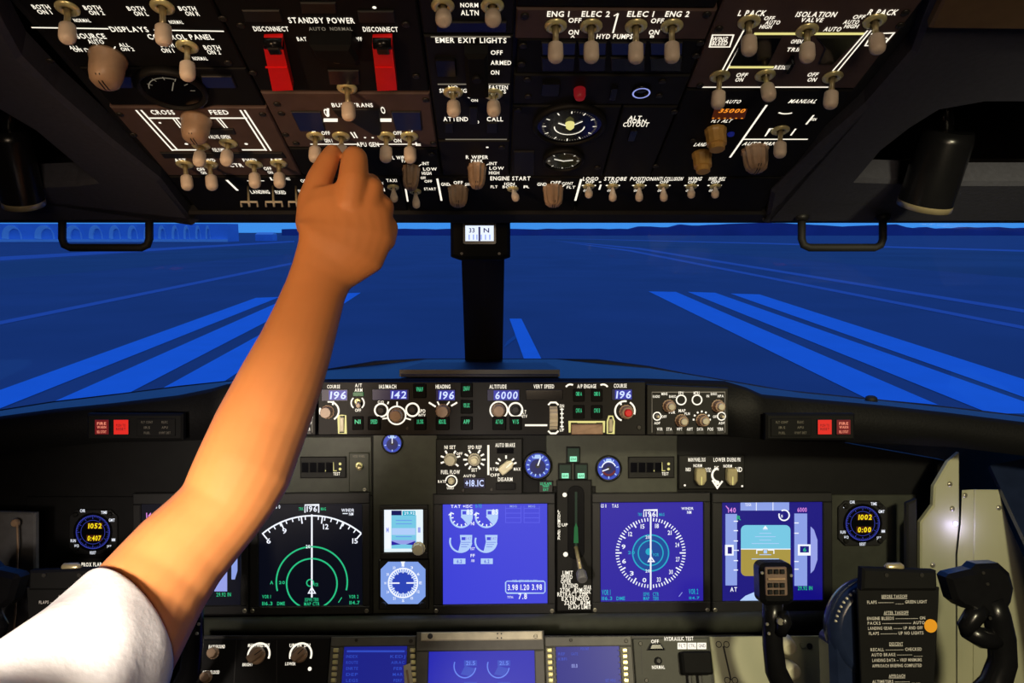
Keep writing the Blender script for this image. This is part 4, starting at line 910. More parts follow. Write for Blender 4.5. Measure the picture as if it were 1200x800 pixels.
# first officer's navigation display
S = Screen('navigation_display', 'blue screen with a full white compass rose and teal rings, right of the gear lever', (693,576,831,718), (703,587,823,704), 'scr_nav')
cx, cy = 762, 647
tickc(S,cx,cy,37,41,range(0,360,5),1.2); tickc(S,cx,cy,34,41,range(0,360,30),1.6)
for i in range(12):
    a = math.radians(77-30*i); S.text(str([0,3,6,9,12,15,18,21,24,27,30,33][(i+6)%12]),cx+32.5*math.cos(a),cy-32.5*math.sin(a),4.5,5)
S.disc(cx,647,21,'scr_teal',.0002); S.arc(cx,647,21,0,360,1.5,'scr_cyan',.0005,36); S.arc(cx,647,14.5,0,360,1.4,'scr_cyan',.0005,36); S.disc(cx-2,645.5,4,'scr_cyan',.0006)
S.text('20',758.5,628.5,5,3.5); S.text('20',758.5,668,5,3.5); S.text('20',739.5,646.5,8,3.5,'scr_cyan'); S.text('VOR',768,649,7,3.5,'scr_cyan')
S.line([(762,602),(762,690)],1.8,dz=.0008); S.line([(762,651),(759,657),(766,657)],1.3,'scr_white',closed=True,dz=.0009)
S.line([(754,605),(754,597),(769.5,597),(769.5,605)],1.3); S.text('196',762,601.5,12,6); S.text('TRK',749.5,602,5,3.5,'scr_cyan'); S.text('MAG',775,602,6,3.5,'scr_cyan'); S.text('GS 0',707,592,6.5,4); S.text('TAS',720.5,592,7.5,4); S.text('WINDR',805,595,14,3); S.text('NM',807,599.5,5,3.5)
for t,x,y,w,h in (('VOR 1',710,693,10,6),('116.3',711,700,12,4),('DME',727,700,10,4),('VOR 2',812,692,11,6),('114.7',813,699.5,12,3),('EGPWS',757,695,7,4),('CTR',768,695,7,4),('MAP',757,700,7,4),('TERR',768,700,7,4)): S.text(t,x,y,w,h,'scr_cyan')
S.line([(795,698),(799,693)],.8,'scr_lilac'); S.done()
# first officer's primary flight display
S = Screen('primary_flight_display', 'blue flight display with sky and earth halves, behind the right yoke grip', (833,576,973,718), (845,587,962.5,703), 'scr_pfd')
S.rect(867,588,924,597.5,'scr_tape'); S.line([(885.5,588),(885.5,597.5)],.8); S.line([(905,588),(905,597.5)],.8); S.text('TO/GA',876,590.5,7,3.5)
def rr(x0,y0,x1,y1,r,n=5,lo=True,hi=True):
    P=[]; 
    for cx_,cy_,a in ((x1-r,y1-r,0),(x0+r,y1-r,90),(x0+r,y0+r,180),(x1-r,y0+r,270)):
        for i in range(n+1): t=math.radians(a+90*i/n); P.append((cx_+r*math.cos(t),cy_+r*math.sin(t)))
    return P
S.poly(rr(867.5,614.5,925.5,674,6),'scr_sky',.0002); pe = [p for p in rr(867.5,614.5,925.5,674,6) if p[1] > 650]; S.poly([(925.5,642.5)]+pe+[(867.5,642.5)],'scr_earth',.0003); S.line([(867.5,642.5),(925.5,642.5)],1,'scr_white')
for i, w in ((620,3),(624,7),(628,12),(632,7),(636,16)): S.line([(896-w,i),(896+w,i)],.7,'scr_pale',dz=.0005)
for i, w in ((649,7),(654,16),(660,7)): S.line([(896-w,i),(896+w,i)],.9,'scr_pale',dz=.0005)
S.poly([(896,615),(893,619),(899,619)],'scr_white',.0006); S.line([(886,648),(886,643.5),(893,643.5)],1.4,'scr_white'); S.line([(906,648),(906,643.5),(899,643.5)],1.4,'scr_white'); S.rect(894,643.5,898,647.5,'scr_pale',.0006)
S.rect(849.5,601.5,863,685,'scr_tape'); S.text('140',857,597,9,5.5,'scr_magenta'); S.line([(850,592),(853,596)],1,'scr_magenta'); S.text('R',865,606,5,5,'scr_green'); S.text('AT',859,689.5,8,5); S.rect(849,637.5,859,650,'scr_white',.0005); S.rect(852,640,857,648,'scr_pfd',.0006); S.line([(859,644),(865,644)],1)
for y in (610,621,633,656,667): S.line([(859,y),(864,y)],1.2)
S.rect(930,601,945,685.5,'scr_tape'); S.text('6000',939,596.5,11,5,'scr_magenta'); S.text('29.92 IN',942.5,688,17,4.5,'scr_green'); S.rect(934,637,949,650,'scr_white',.0005); S.rect(936.5,639,947,646.5,'scr_pfd',.0006); S.text('6',942,643,4,4.5,'scr_green',.0008)
for y in (612,624,657,666): S.line([(930,y),(935,y)],1.2)
S.poly([(949,616),(953,620),(957,632),(957,655),(953,667),(949,671)],'scr_lilac'); S.arc(918,603,6,-200,120,1.6,'scr_white'); S.text('1.5',914,604,5,3)
S.arc(884,722,22,60,120,1.5,'scr_pale'); S.poly([(866,703),(873,697),(884,692.5),(895,697),(902,703)],'scr_pale'); S.done()
# standby instruments
S = Screen('standby_flight_display', 'small white lit standby display with a knob, between the two left screens', (446,591,502,654), (450.5,596,496,646), 'scr_standby', group=None, screws=False, hz=.007)
S.rect(451,597,458,642,'scr_white'); S.rect(459,597.5,471,603,'dial_deep',.0004); S.rect(472,598,487,603,'scr_cyan',.0004); S.rect(459,603,488,642,'scr_sky',.0002); S.rect(459.5,618,487,626,'scr_pale',.0004); S.rect(459,632,487,637,'scr_lilac',.0004)
S.poly([(459,633),(470,637),(459,638)],'scr_nav',.0006); S.poly([(487,633),(476,637),(487,638)],'scr_nav',.0006)
for y in (609,613,628): S.line([(464,y),(483,y)],.7,'scr_lowline')
S.text('29.92',480,600.5,12,3,'scr_white',.0008); S.text('M',454.5,620,3,6,'scr_lilac'); S.text('I',491.5,620,3,6,'scr_lilac')
S.M.h = .007; S.M.round_knob(491,641,8*S.k(),.012,'beige'); S.done()
M = dmod('bearing_indicator', 'octagonal pale blue bearing dial below the small white standby display', 'instrument dial', (444,654.5,503,713), 'black', .005)
def octo(M, cx, cy, rx, ry, ch, mt, z0, z1, b=.0006, top=None):
    P = [(cx-rx+ch,cy-ry),(cx+rx-ch,cy-ry),(cx+rx,cy-ry+ch),(cx+rx,cy+ry-ch),(cx+rx-ch,cy+ry),(cx-rx+ch,cy+ry),(cx-rx,cy+ry-ch),(cx-rx,cy-ry+ch)]
    m = MB(); m.prism([M.q2(*p) for p in P], z0, z1, mt, b, top); return m
m = octo(M,473,681,26.5,25,9,'gloss_black',.005,.008,.0006,'scr_dial'); p = M.q(473,681); k = M.sx(473,681)
m.disc(p.x,p.y,22.5*k,.0082,'scr_dial'); m.ring(p.x,p.y,17*k,1.6*k,.0085,'scr_white'); m.disc(p.x,p.y,12.5*k,.0083,'dial_blue')
for i in range(36):
    a = math.radians(i*10); r0 = 13 if i%3 else 11.5; m.stroke([(p.x+r0*k*math.cos(a),p.y+r0*k*math.sin(a)),(p.x+16.5*k*math.cos(a),p.y+16.5*k*math.sin(a))],1.1*k,.0086,'scr_white')
for i in range(12):
    a = math.radians(i*30+90); m.text(['N','3','6','E','12','15','S','21','24','W','30','33'][-i%12], p.x+20.5*k*math.cos(a), p.y+20.5*k*math.sin(a), 3*k, 3*k, .0087, 'scr_white')
m.stroke([(p.x-14*k,p.y),(p.x-4*k,p.y)],1.6*k,.0088,'scr_white'); m.stroke([(p.x+4*k,p.y),(p.x+14*k,p.y)],1.6*k,.0088,'scr_white'); m.poly([(p.x-2.5*k,p.y+25*k),(p.x+2.5*k,p.y+25*k),(p.x,p.y+18*k)],.0088,'scr_white'); M.part('dial_face', m)
for x in (450,496): M.h=.005; M.round_knob(x,706,4.5*k,.010,'black')
M.done()
# small top row
def dial(name, lab, cx, cy, r, marks, deep=True, needle=60, red=False):
    M = Mod(MP, name, lab, 'instrument dial', cx, cy); M.h = -.002; p = M.q(cx,cy); k = M.sx(cx,cy); R = r*k; m = M.pl
    m.lathe((p.x,p.y,-.002),(0,0,1),[(0,R*1.14),(.006,R*1.14),(.008,R*1.05),(.008,R*.98),(.005,R*.95)],'gloss_black',32,True,False)
    m = MB(); m.disc(p.x,p.y,R*.97,.0035,'dial_blue'); m.disc(p.x,p.y-R*.12,R*.62,.0037,'dial_deep')
    for i in range(marks):
        a = math.radians(60-i*300/(marks-1)); m.stroke([(p.x+R*.66*math.cos(a),p.y+R*.66*math.sin(a)),(p.x+R*.86*math.cos(a),p.y+R*.86*math.sin(a))],R*.09,.004,'scr_pale')
    m.poly([(p.x-R*.3,p.y+R*.55),(p.x+R*.3,p.y+R*.55),(p.x+R*.2,p.y+R*.85),(p.x-R*.2,p.y+R*.85)],.004,'scr_pale')
    if red: m.arc(p.x,p.y,R*.55,200,340,R*.16,.0041,'red_dim'); m.arc(p.x,p.y,R*.6,20,170,R*.1,.0041,'scr_white')
    M.part('dial_face', m); m = MB(); a = math.radians(needle); m.stroke([(p.x,p.y),(p.x+R*.6*math.cos(a),p.y+R*.6*math.sin(a))],R*.1,.0046,'scr_white'); m.disc(p.x,p.y,R*.2,.0045,'black'); M.part('needle', m); M.pl and M.pl.build('case', M.r)
dial('flap_position_dial','round blue flap dial left of the green gear lights',630,545,15,12,needle=70)
dial('brake_pressure_dial','round blue brake pressure dial right of the green gear lights',713,548.5,13.5,7,needle=200,red=True)
dial('yaw_damper_dial','small blue dial half hidden under the autopilot panel',460,519,11,5,needle=90)
M = dmod('autobrake_panel', 'black panel with cream autobrake and reference knobs above the engine display', 'control panel', (511,514,612,579), 'dark', .003)
for t in (('N1 SET',527.5,523.5,13,4),('SPD REF',556.5,523.5,16,4),('AUTO BRAKE',592,521,23,4.5),('DISARM',592,561,17,4.5),('FUEL FLOW',528,552.5,22,4.5),('RATE',518,563.5,9,3),('USED',528,571,8,3),('OFF',538.5,531,7,3),('SET',556,550,7,4),('RTO',579,549,9,3.5),('OFF',580,556,11,3.5),('MAX',606,549,8,3.5),('AUTO',550,557,14,3)): M.T(*t)
M.L([(572.3,521),(572.3,556)],2.4)
for cx,cy,r0,r1,angs in ((528,538,8,12,(20,160,200,60,120,-40)),(556,538,8.5,13,(0,30,60,120,150,180,210,240,300,330)),(593,546,9,13,(20,45,90,135,160,200))):
    for a in angs: c,q=math.cos(math.radians(a)),math.sin(math.radians(a)); M.L([(cx+r0*c,cy-r0*q),(cx+r1*c,cy-r1*q)],2)
M.round_knob(528,538,7.5*1.43e-3,.014,'knob_grey'); M.round_knob(556,538,7.5*1.43e-3,.014,'knob_grey',cap='beige'); M.pointer_knob(593,546,.0135,40,.014,'beige',line='letter',skirt=False,wide=.55); M.ARC(529,563,6.5,-150,180,1.5); M.round_knob(529,563,4*1.43e-3,.008,'beige')
m = MB(); a,b = M.q(543.5,571.5), M.q(568.5,559); m.box(a.x,a.y,b.x,b.y,M.h-.001,M.h+.0014,'gloss_black',.0005,'seg_bg'); m.text('+18.1C',(a.x+b.x)/2,(a.y+b.y)/2,(b.x-a.x)*.86,(b.y-a.y)*.6,M.h+.0018,'seg_blue'); M.part('number_window', m)
M.window(582,524,602,531,'glass_dark'); M.button(581,565,604,573,None,'gloss_black'); M.screw(543,574,.003); M.screw(576,573,.003); M.done()
M = dmod('flap_extend_light', 'small green lit annunciator under the blue flap dial', 'indicator light', (631,563,648,577), 'black', .003)
for t,y,w in (('LE FLAPS',566,13),('TRANSIT',569,8),('EXT',573,6)): M.T(t,639.5,y,w,2.8,'green_on')
M.done()
for cx,cy,lab in ((671.5,532.5,'green lit gear light, topmost of the triangle of three'),(662,552,'green lit gear light, lower left of the triangle of three'),(680.5,552,'green lit gear light, lower right of the triangle of three')):
    M = dmod('landing_gear_light', lab, 'indicator light', (cx-8,cy-9.5,cx+8,cy+9.5), 'black', .004, group='landing gear lights'); m = MB()
    a,b = M.q(cx-7,cy+8.5), M.q(cx+7,cy-8.5); m.box(a.x,a.y,b.x,b.y,M.h-.001,M.h+.002,'black',.0006,'green_dim'); a,b = M.q(cx-4,cy+7.5), M.q(cx+4,cy+1.5); m.box(a.x,a.y,b.x,b.y,M.h+.002,M.h+.0024,'green_bright')
    m.text('GEAR',(a.x+b.x)/2,(a.y+b.y)/2,(b.x-a.x)*.8,(b.y-a.y)*.5,M.h+.0027,'green_mid'); M.part('lens', m); M.done()
# landing gear lever
M = dmod('gear_lever_panel', 'tall black landing gear lever panel with a dark slot, right of the engine display', 'control panel', (652,562,693,715), 'dark', .004)
m = MB(); a,b = M.q(665,654), M.q(684,568); m.rbox(a.x,a.y,b.x,b.y,M.h-.0005,M.h+.003,(b.x-a.x)*.45,'gloss_black',.001)
p0,p1 = M.q(674.5,646), M.q(674.5,575); m.stroke([(p0.x,p0.y),(p1.x,p1.y)],.004,M.h+.0033,'green_dim'); p = M.q(674.5,625); m.poly([(p.x-.004,p.y-.014),(p.x+.004,p.y-.014),(p.x+.003,p.y+.012),(p.x,p.y+.02),(p.x-.003,p.y+.012)],M.h+.0035,'green_mid'); M.part('lever_slot', m, label='dark slot glowing green inside')
M.D(661.5,579,2.6); M.D(662.5,648.5,2.8); M.T('UP',661.5,614,7,3.5)
for i, c in enumerate('LANDING GEAR'):
    if c != ' ': M.T(c,654.8,598+i*2.9,3,2.6)
m = MB(); a = M.q(674.5,640); a.z=M.h+.002; b = M.q(681,671,.05); m.tube([a,a+(b-a)*.5,b],[.0035,.0032,.0035],'steel',10); lev = M.part('gear_lever', m); m = MB(); d=(b-a).normalized(); m.lathe(b-d*.004,d,[(0,.006),(.004,.0085),(.016,.0085),(.019,.007)],'grey_paint_dim',18); M.part('lever_knob', m, lev, label='grey wheel shaped lever knob')
rr_ = random.Random(5)
for t,x,y,w in (('LIMIT',665,670,12),('SPEED',664,675,13),('OPER',663,680,12),('EXTEND',668,685,18),('270K .82M',669,690,26),('RETRACT 235K',671,695,36),('EXTENDED',674,700,32),('320K .82M',676,705,30),('FLAPS LIMIT',679,710,26),('GEAR',688,687,9),('1-250K',686,692,12)): M.T(t,x,y,w,4.6)
M.done()
# annunciator strips, switches
def strip(lab, x0, flip):
    M = dmod('annunciator_strip', lab, 'indicator light', (x0,535,x0+54,560), 'dark', .003, group='unlit annunciator strips')
    for i in range(4): M.window(x0+2+i*9.5,541,x0+10.5+i*9.5,553,'glass_dark')
    M.L([(x0+28,551),(x0+38,551)],1.5,'letter_yellow'); M.T('TEST',x0+43,554.5,8,3.5); M.D(x0+47,543,1.6,'letter_yellow'); M.D(x0+47,549,1.6,'letter_yellow'); M.L([(x0+39,541),(x0+39,551),(x0+43,551)],1,'letter_yellow'); M.done()
strip('unlit dark annunciator strip just right of the forearm',352,False); strip('unlit dark annunciator strip right of the blue brake pressure dial',736,True)
M = dmod('nose_wheel_switch_panel', 'small dark plate with one brass toggle above the black navigation screen', 'control panel', (409,530,433,576), 'panel_grey', .003)
M.T('NOSE WHEEL',421,534,14,2.6,'letter_dim'); M.toggle(421,545,421,549,h=.018,size=.7,cap='steel'); M.screw(427.5,573,.003,'screw'); M.done()
M = dmod('display_select_panel', 'black panel with two chunky pale yellow knobs, right end of the panel top', 'control panel', (795,533,872,573), 'dark', .003)
for t in (('MAIN PANEL DUS',816,538,20,4.5),('LOWER DU',846,538,21,4.5),('ENG PRI',862,538,10,4.5),('NORM',817,545,10,3.5),('INBD',806,549.5,6,4),('OUTBD',829,550,7,5),('NORM',852,545.5,10,3.5),('ND',865,549.5,8,5.5),('ENG',839,548,5,5)): M.T(*t)
M.ARC(842,556,8,100,260,2.4); M.L([(834,562),(840,571),(846,563)],2); M.D(840,565,2.5)
for x in (818.5,854.5): M.pointer_knob(x,556,.0140,-90,.017,'knob_khaki',line='letter_yellow',skirt=False,wide=.62)
M.D(802,568,1.2); M.D(869,569,1.2); M.done()
# clocks
def clock(cx, cy, lab, a_, b_):
    M = Mod(MP, 'cockpit_clock', lab, 'clock', cx, cy, 'cockpit clocks'); m = octo(M,cx,cy,28,26,8,'black',-.0015,.004,.001); M.pl = m; M.h=.004
    p = M.q(cx,cy); k = M.sx(cx,cy); m = MB(); m.disc(p.x,p.y,23*k,.0043,'glass_dark'); m.ring(p.x,p.y,19.5*k,.8*k,.0046,'clock_blue'); m.ring(p.x,p.y,14*k,.5*k,.0046,'clock_blue')
    for i in range(60):
        a = math.radians(i*6); r0 = 17.5 if i%5 else 15.5; m.stroke([(p.x+r0*k*math.cos(a),p.y+r0*k*math.sin(a)),(p.x+19.5*k*math.cos(a),p.y+19.5*k*math.sin(a))],.6*k,.0047,'clock_blue')
    for t,dx,dy in ((a_,2.5,7.5),(b_,1.5,-7)):
        m.box(p.x+(dx-9)*k,p.y+(dy-3.6)*k,p.x+(dx+9)*k,p.y+(dy+3.6)*k,.0046,.0049,'orange_bg'); m.text(t,p.x+dx*k,p.y+dy*k,15.5*k,5.8*k,.0052,'yellow_digit',.1)
    M.part('dial_face', m); M.h=.004
    for t,x,y,w in (('CHR',-12,-25,6),('TIME',13,-23,7),('ET',-20,-20,5),('GMT',22,-14,7),('RUN',-23,10,6),('HLD',-19,16,5),('RESET',0,24,7),('SET',19,17,5),('MM',24,9,4)): M.T(t,cx+x,cy+y,w,3.4,'scr_white')
    for x,y in ((-22,-23),(22,-23),(-22,22),(22,22)):
        m = MB(); q = M.q(cx+x*.9,cy+y*.9); m.lathe((q.x,q.y,.004),(0,0,1),[(0,3*k),(.004,2.8*k),(.005,2*k)],'dark',12); M.part('push_button', m)
    M.done()
clock(1009.5,612.5,'octagonal cockpit clock with yellow digits, above the checklist clip on the right','1002','0:00'); clock(110.5,622.5,'octagonal cockpit clock with yellow digits, above the white sleeve','1052','0:407')
M = dmod('ground_proximity_panel', 'black panel with a lit caption just above the white sleeve', 'control panel', (80,653,150,690), 'dark', .003)
M.T('GND PROX FLAP',103,660.5,34,4.5); M.L([(88,676),(86,672),(86,666),(88,664.5)],1.8); M.window(92,666,132,680,'black'); M.done()
mpoly('panel_joint_cover', [(436,727.5),(511,727.5),(511,723),(436,723)], .014, .018, 'beige', 'pale metal strip below the small standby instruments', 'trim strip')
mpoly('panel_joint_cover', [(651,726.5),(694,726.5),(694,722.5),(651,722.5)], .014, .018, 'beige', 'pale metal strip below the landing gear panel', 'trim strip')
# ledge under the panel
m = MB(); A0, B0 = MP.loc(-140,734), MP.loc(1078,734); m.lathe((A0.x,A0.y,.0225),(1,0,0),[(0,.0165),(B0.x-A0.x,.0165)],'panel_grey',20); m.box(A0.x,A0.y-.02,B0.x,A0.y+.012,-.0012,.014,'dark',.003)
c = MP.loc(565,734); o = m.build('panel_ledge', None, MP.M); tag(o, 'long rounded dark ledge running below the displays', 'ledge')
# ------------------------------------------------------------------ lower aisle stand
def lmod(name, lab, cat, box, mt='charcoal', h=.004, group=None, b=.0012):
    return dmod(name, lab, cat, box, mt, h, b, -.0015, group, LP)
m = MB(); P = [LP.loc(*p) for p in ((226,900),(975,900),(975,744),(226,744))]; m.prism([(p.x,p.y) for p in P], -.04, -.002, 'black', .001); o = m.build('aisle_stand', None, LP.M); tag(o, 'black sloping lower console board under the ledge', 'console')
M = lmod('lighting_control_panel', 'dark lower panel with four tan dimmer knobs, just right of the elbow arm', 'control panel', (234,749,388,880), 'charcoal', .003)
for t in (('MAIN PANEL DUS',304,756,25,4),('UPPER DU',352,756,24,4),('BACKGROUND',255,757.5,19,4),('AFDS FLOOD',248,787.5,20,4),('BRIGHT',291,778.5,12,3.5),('LOWER',341,777.5,12,3.5)): M.T(*t)
for x in (304,353): M.ARC(x,767,12.5,-20,200,2.2)
M.round_knob(251,765,.0085,.012,'tan'); M.pointer_knob(302,768,.0125,35,.015,'tan',wide=.5); M.pointer_knob(352,767,.0115,45,.015,'tan',wide=.5); M.round_knob(243,793,.0085,.012,'tan'); M.D(363.5,783.5,2.2)
M.L([(278,750),(273,830)],1,'black'); M.L([(325,750),(325,830)],1,'black'); M.done()
def cdu(name, lab, outer, scr, lx, rx, bg):
    S = Screen(name, lab, outer, scr, bg, 'keypad display', 'control display units', LP, 'panel_grey_light', .006, False); M = S.M
    x0,y0,x1,y1 = scr
    if lx < 420:
        S.line([(x0+3,y0+6),(x1-3,y0+6)],2.2,'scr_cdu_line')
        for i, y in enumerate((769,776,783,790,797)): S.text(('INDEX','ROUTE','ENRTE','DEP','LEGS')[i],x0+9,y,14,3.2,'scr_cdu_line'); S.text(('KEDJ','AIRAC','FEB','MAR','PERF')[i],x1-11,y,(18,16,10,12,10)[i],3.2,'scr_cdu_line')
    else:
        S.text('POS INIT',x0+34,y0+3,10,3,'scr_cdu_line'); S.text('REF',x0+7,766,8,3,'scr_cdu_line'); S.text('GATE',x0+22,766,8,3,'scr_cdu_line'); S.text('KBFI',x0+8,772,10,3,'scr_cdu_line'); S.text('SET HDG',x1-10,797,12,3,'scr_cdu_line'); S.text('00.0',x0+22,780,7,4,'scr_lilac')
    S.h = .006; M.h = .006
    for xx in (lx, rx):
        for i in range(10):
            y = 762+7*i; xk = xx-(.55*i if xx == lx and lx < 420 else (-.35*i)); m = MB(); p = M.q(xk,y); kx, ky = M.sx(xk,y)*3, M.F.sy(xk,y)*2.4
            m.rbox(p.x-kx,p.y-ky,p.x+kx,p.y+ky,.0055,.011,ky*.4,'gold',.0012); M.part('line_select_key', m); 
            M.L([(xk+(5 if xx==lx else -5),y),(xk+(7.5 if xx==lx else -7.5),y)],1.2,'dim_print')
    M.screw((outer[0]+outer[2])/2-20,outer[1]+5,.0025); M.screw(outer[2]-6,outer[1]+6,.003); S.done()
cdu('control_display_unit','grey framed blue screen with brass keys, lower left beside the dimmer knobs',(389,745,488,900),(404,757,477.5,880),395,484,'scr_cdu')
cdu('control_display_unit','grey framed blue screen with brass keys, right of the lower centre display',(638,745,739,900),(651,757,725,880),643.5,731,'scr_cdu')
S = Screen('secondary_engine_display', 'recessed blue lower display in a pale frame, centre of the console', (489,739,637,900), (503,762,626,890), 'scr_lower', 'display', None, LP, 'panel_grey_light', .010, False)
for cx in (545,584):
    S.arc(cx,780,13,-10,-200,1.4,'scr_lowline'); S.rect(cx-1,773.5,cx+14,780,'scr_cdu_line',.0003); S.text('21.5',cx+6.5,776.7,11,4.5,'scr_lowline',.0006); S.poly([(cx-5,790),(cx,780),(cx+12,783),(cx+6,792)],'scr_cdu_line',.0003); S.rect(cx-1,799,cx+14,806,'scr_cdu_line',.0003)
S.M.h=.010
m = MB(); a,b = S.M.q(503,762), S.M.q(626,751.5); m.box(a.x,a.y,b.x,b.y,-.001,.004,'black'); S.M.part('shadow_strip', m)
m = MB(); a,b = S.M.q(494,751.5), S.M.q(635,740); m.box(a.x,a.y,b.x,b.y,.0095,.014,'beige',.0015); S.M.part('top_bar', m, label='pale metal top bar')
S.M.h=.014
for x in (583,587.5): S.M.screw(x,743,.0011,'black'); S.M.screw(x,748,.0011,'black')
S.M.screw(505,746,.004,'black'); S.M.screw(627,746,.0032,'screw'); S.M.h=.010; S.done()
tagF = Frame(LP.o, LP.x, LP.y)
m = MB(); c0 = LP.loc(481,800); pts = [LP.loc(*p) for p in ((474,780),(482,777),(489,830),(477,832))]; m.prism([(p.x-c0.x,p.y-c0.y) for p in pts], .013, .0155, 'beige', .0005); m.stroke([(LP.loc(478,785).x-c0.x,LP.loc(478,785).y-c0.y),(LP.loc(483,820).x-c0.x,LP.loc(483,820).y-c0.y)],.003,.0157,'tan'); o = m.build('paper_tag', None, LP.M@Matrix.Translation((c0.x,c0.y,0))); tag(o,'narrow pale paper tag lying over the left keypad display edge','tag')
M = lmod('hydraulic_test_panel', 'dark lower panel with a black guard and a boxy black switch with white captions', 'control panel', (741,748,829,880), 'panel_grey', .003)
for t in (('OFF',767,751.5,9,4),('NORMAL',771,781.5,15,4),('HYDRAULIC TEST',795,748.3,34,4.5)): M.T(*t)
for x, t in ((799,'FLT'),(810.5,'CTRL'),(822,'GND')):
    M.R(x-5.5,753,x+5,760.5,'letter'); M.T(t,x,756.5,8,4,'dial_deep')
m = MB(); a,b=M.q(760,762),M.q(775,754); m.prism([(a.x-.003,a.y),(b.x+.003,a.y),(b.x-.003,b.y),(a.x+.003,b.y)],.003,.012,'gloss_black',.002); M.part('switch_guard', m)
m = MB(); a,b=M.q(797,791),M.q(829,763); m.rbox(a.x,a.y,b.x,b.y,.003,.024,.004,'matte_black',.003); g=M.part('switch_guard', m)
for x in (806,818): m = MB(); p=M.q(x,796); m.box(p.x-.003,p.y-.008,p.x+.003,p.y+.006,.003,.014,'black',.001); M.part('guard_leg', m, g)
m = MB(); p=M.q(770.5,774.5); m.lathe((p.x,p.y,.003),(0,0,1),[(0,.006),(.004,.0055),(.008,.003)],'black',14); M.part('push_button', m)
M.L([(751,757),(752,790)],1,'black'); M.screw(750,754,.003); M.screw(757,797,.003); M.done()
M = lmod('blanking_panel', 'plain pale beige lower panel with two slotted seam fasteners, left of the right yoke grip', 'panel', (831,746,962,880), 'grey_paint', .003)
M.L([(847,757),(856,797)],2,'black')
for x,y in ((846,755),(856,797)):
    for dx in (-4.5,4.5):
        m = MB(); p=M.q(x+dx,y); m.ring(p.x,p.y,.0042,.0012,.0036,'black',16); M.part('fastener', m)
M.L([(906,746),(908,840)],1,'black')
for x,y in ((940,756),(948,757)):
    m = MB(); p=M.q(x,y); m.lathe((p.x,p.y,.003),(0,0,1),[(0,.0045),(.0015,.004)],'grey_paint' if x==940 else 'black',14); M.part('fastener', m)
M.done()
for (x,y,x2,y2),lab in (((914,744,926,760),'pale cream lever knob beside the right yoke grip, upper of two'),((917,775,931,788),'pale cream lever knob beside the right yoke grip, lower of two')):
    o = bpy.data.objects.new('lever_knob', None); COL.objects.link(o); p=LP.loc(x,y+4); o.matrix_world = LP.M@Matrix.Translation((p.x,p.y,.003)); tag(o,lab,'knob','cream lever knobs')
    t = LP.loc(x2,y2,.035)-Vector((p.x,p.y,.003)); m = MB(); m.lathe((0,0,0),t,[(0,.006),(t.length*.3,.006)],'steel',12); m.build('stem', o)
    m = MB(); m.lathe(t*.2,t,[(0,.009),(.006,.013),(t.length*.6,.012),(t.length*.75,.011),(t.length*.82,.007)],'beige_light',20); m.build('knob_body', o)

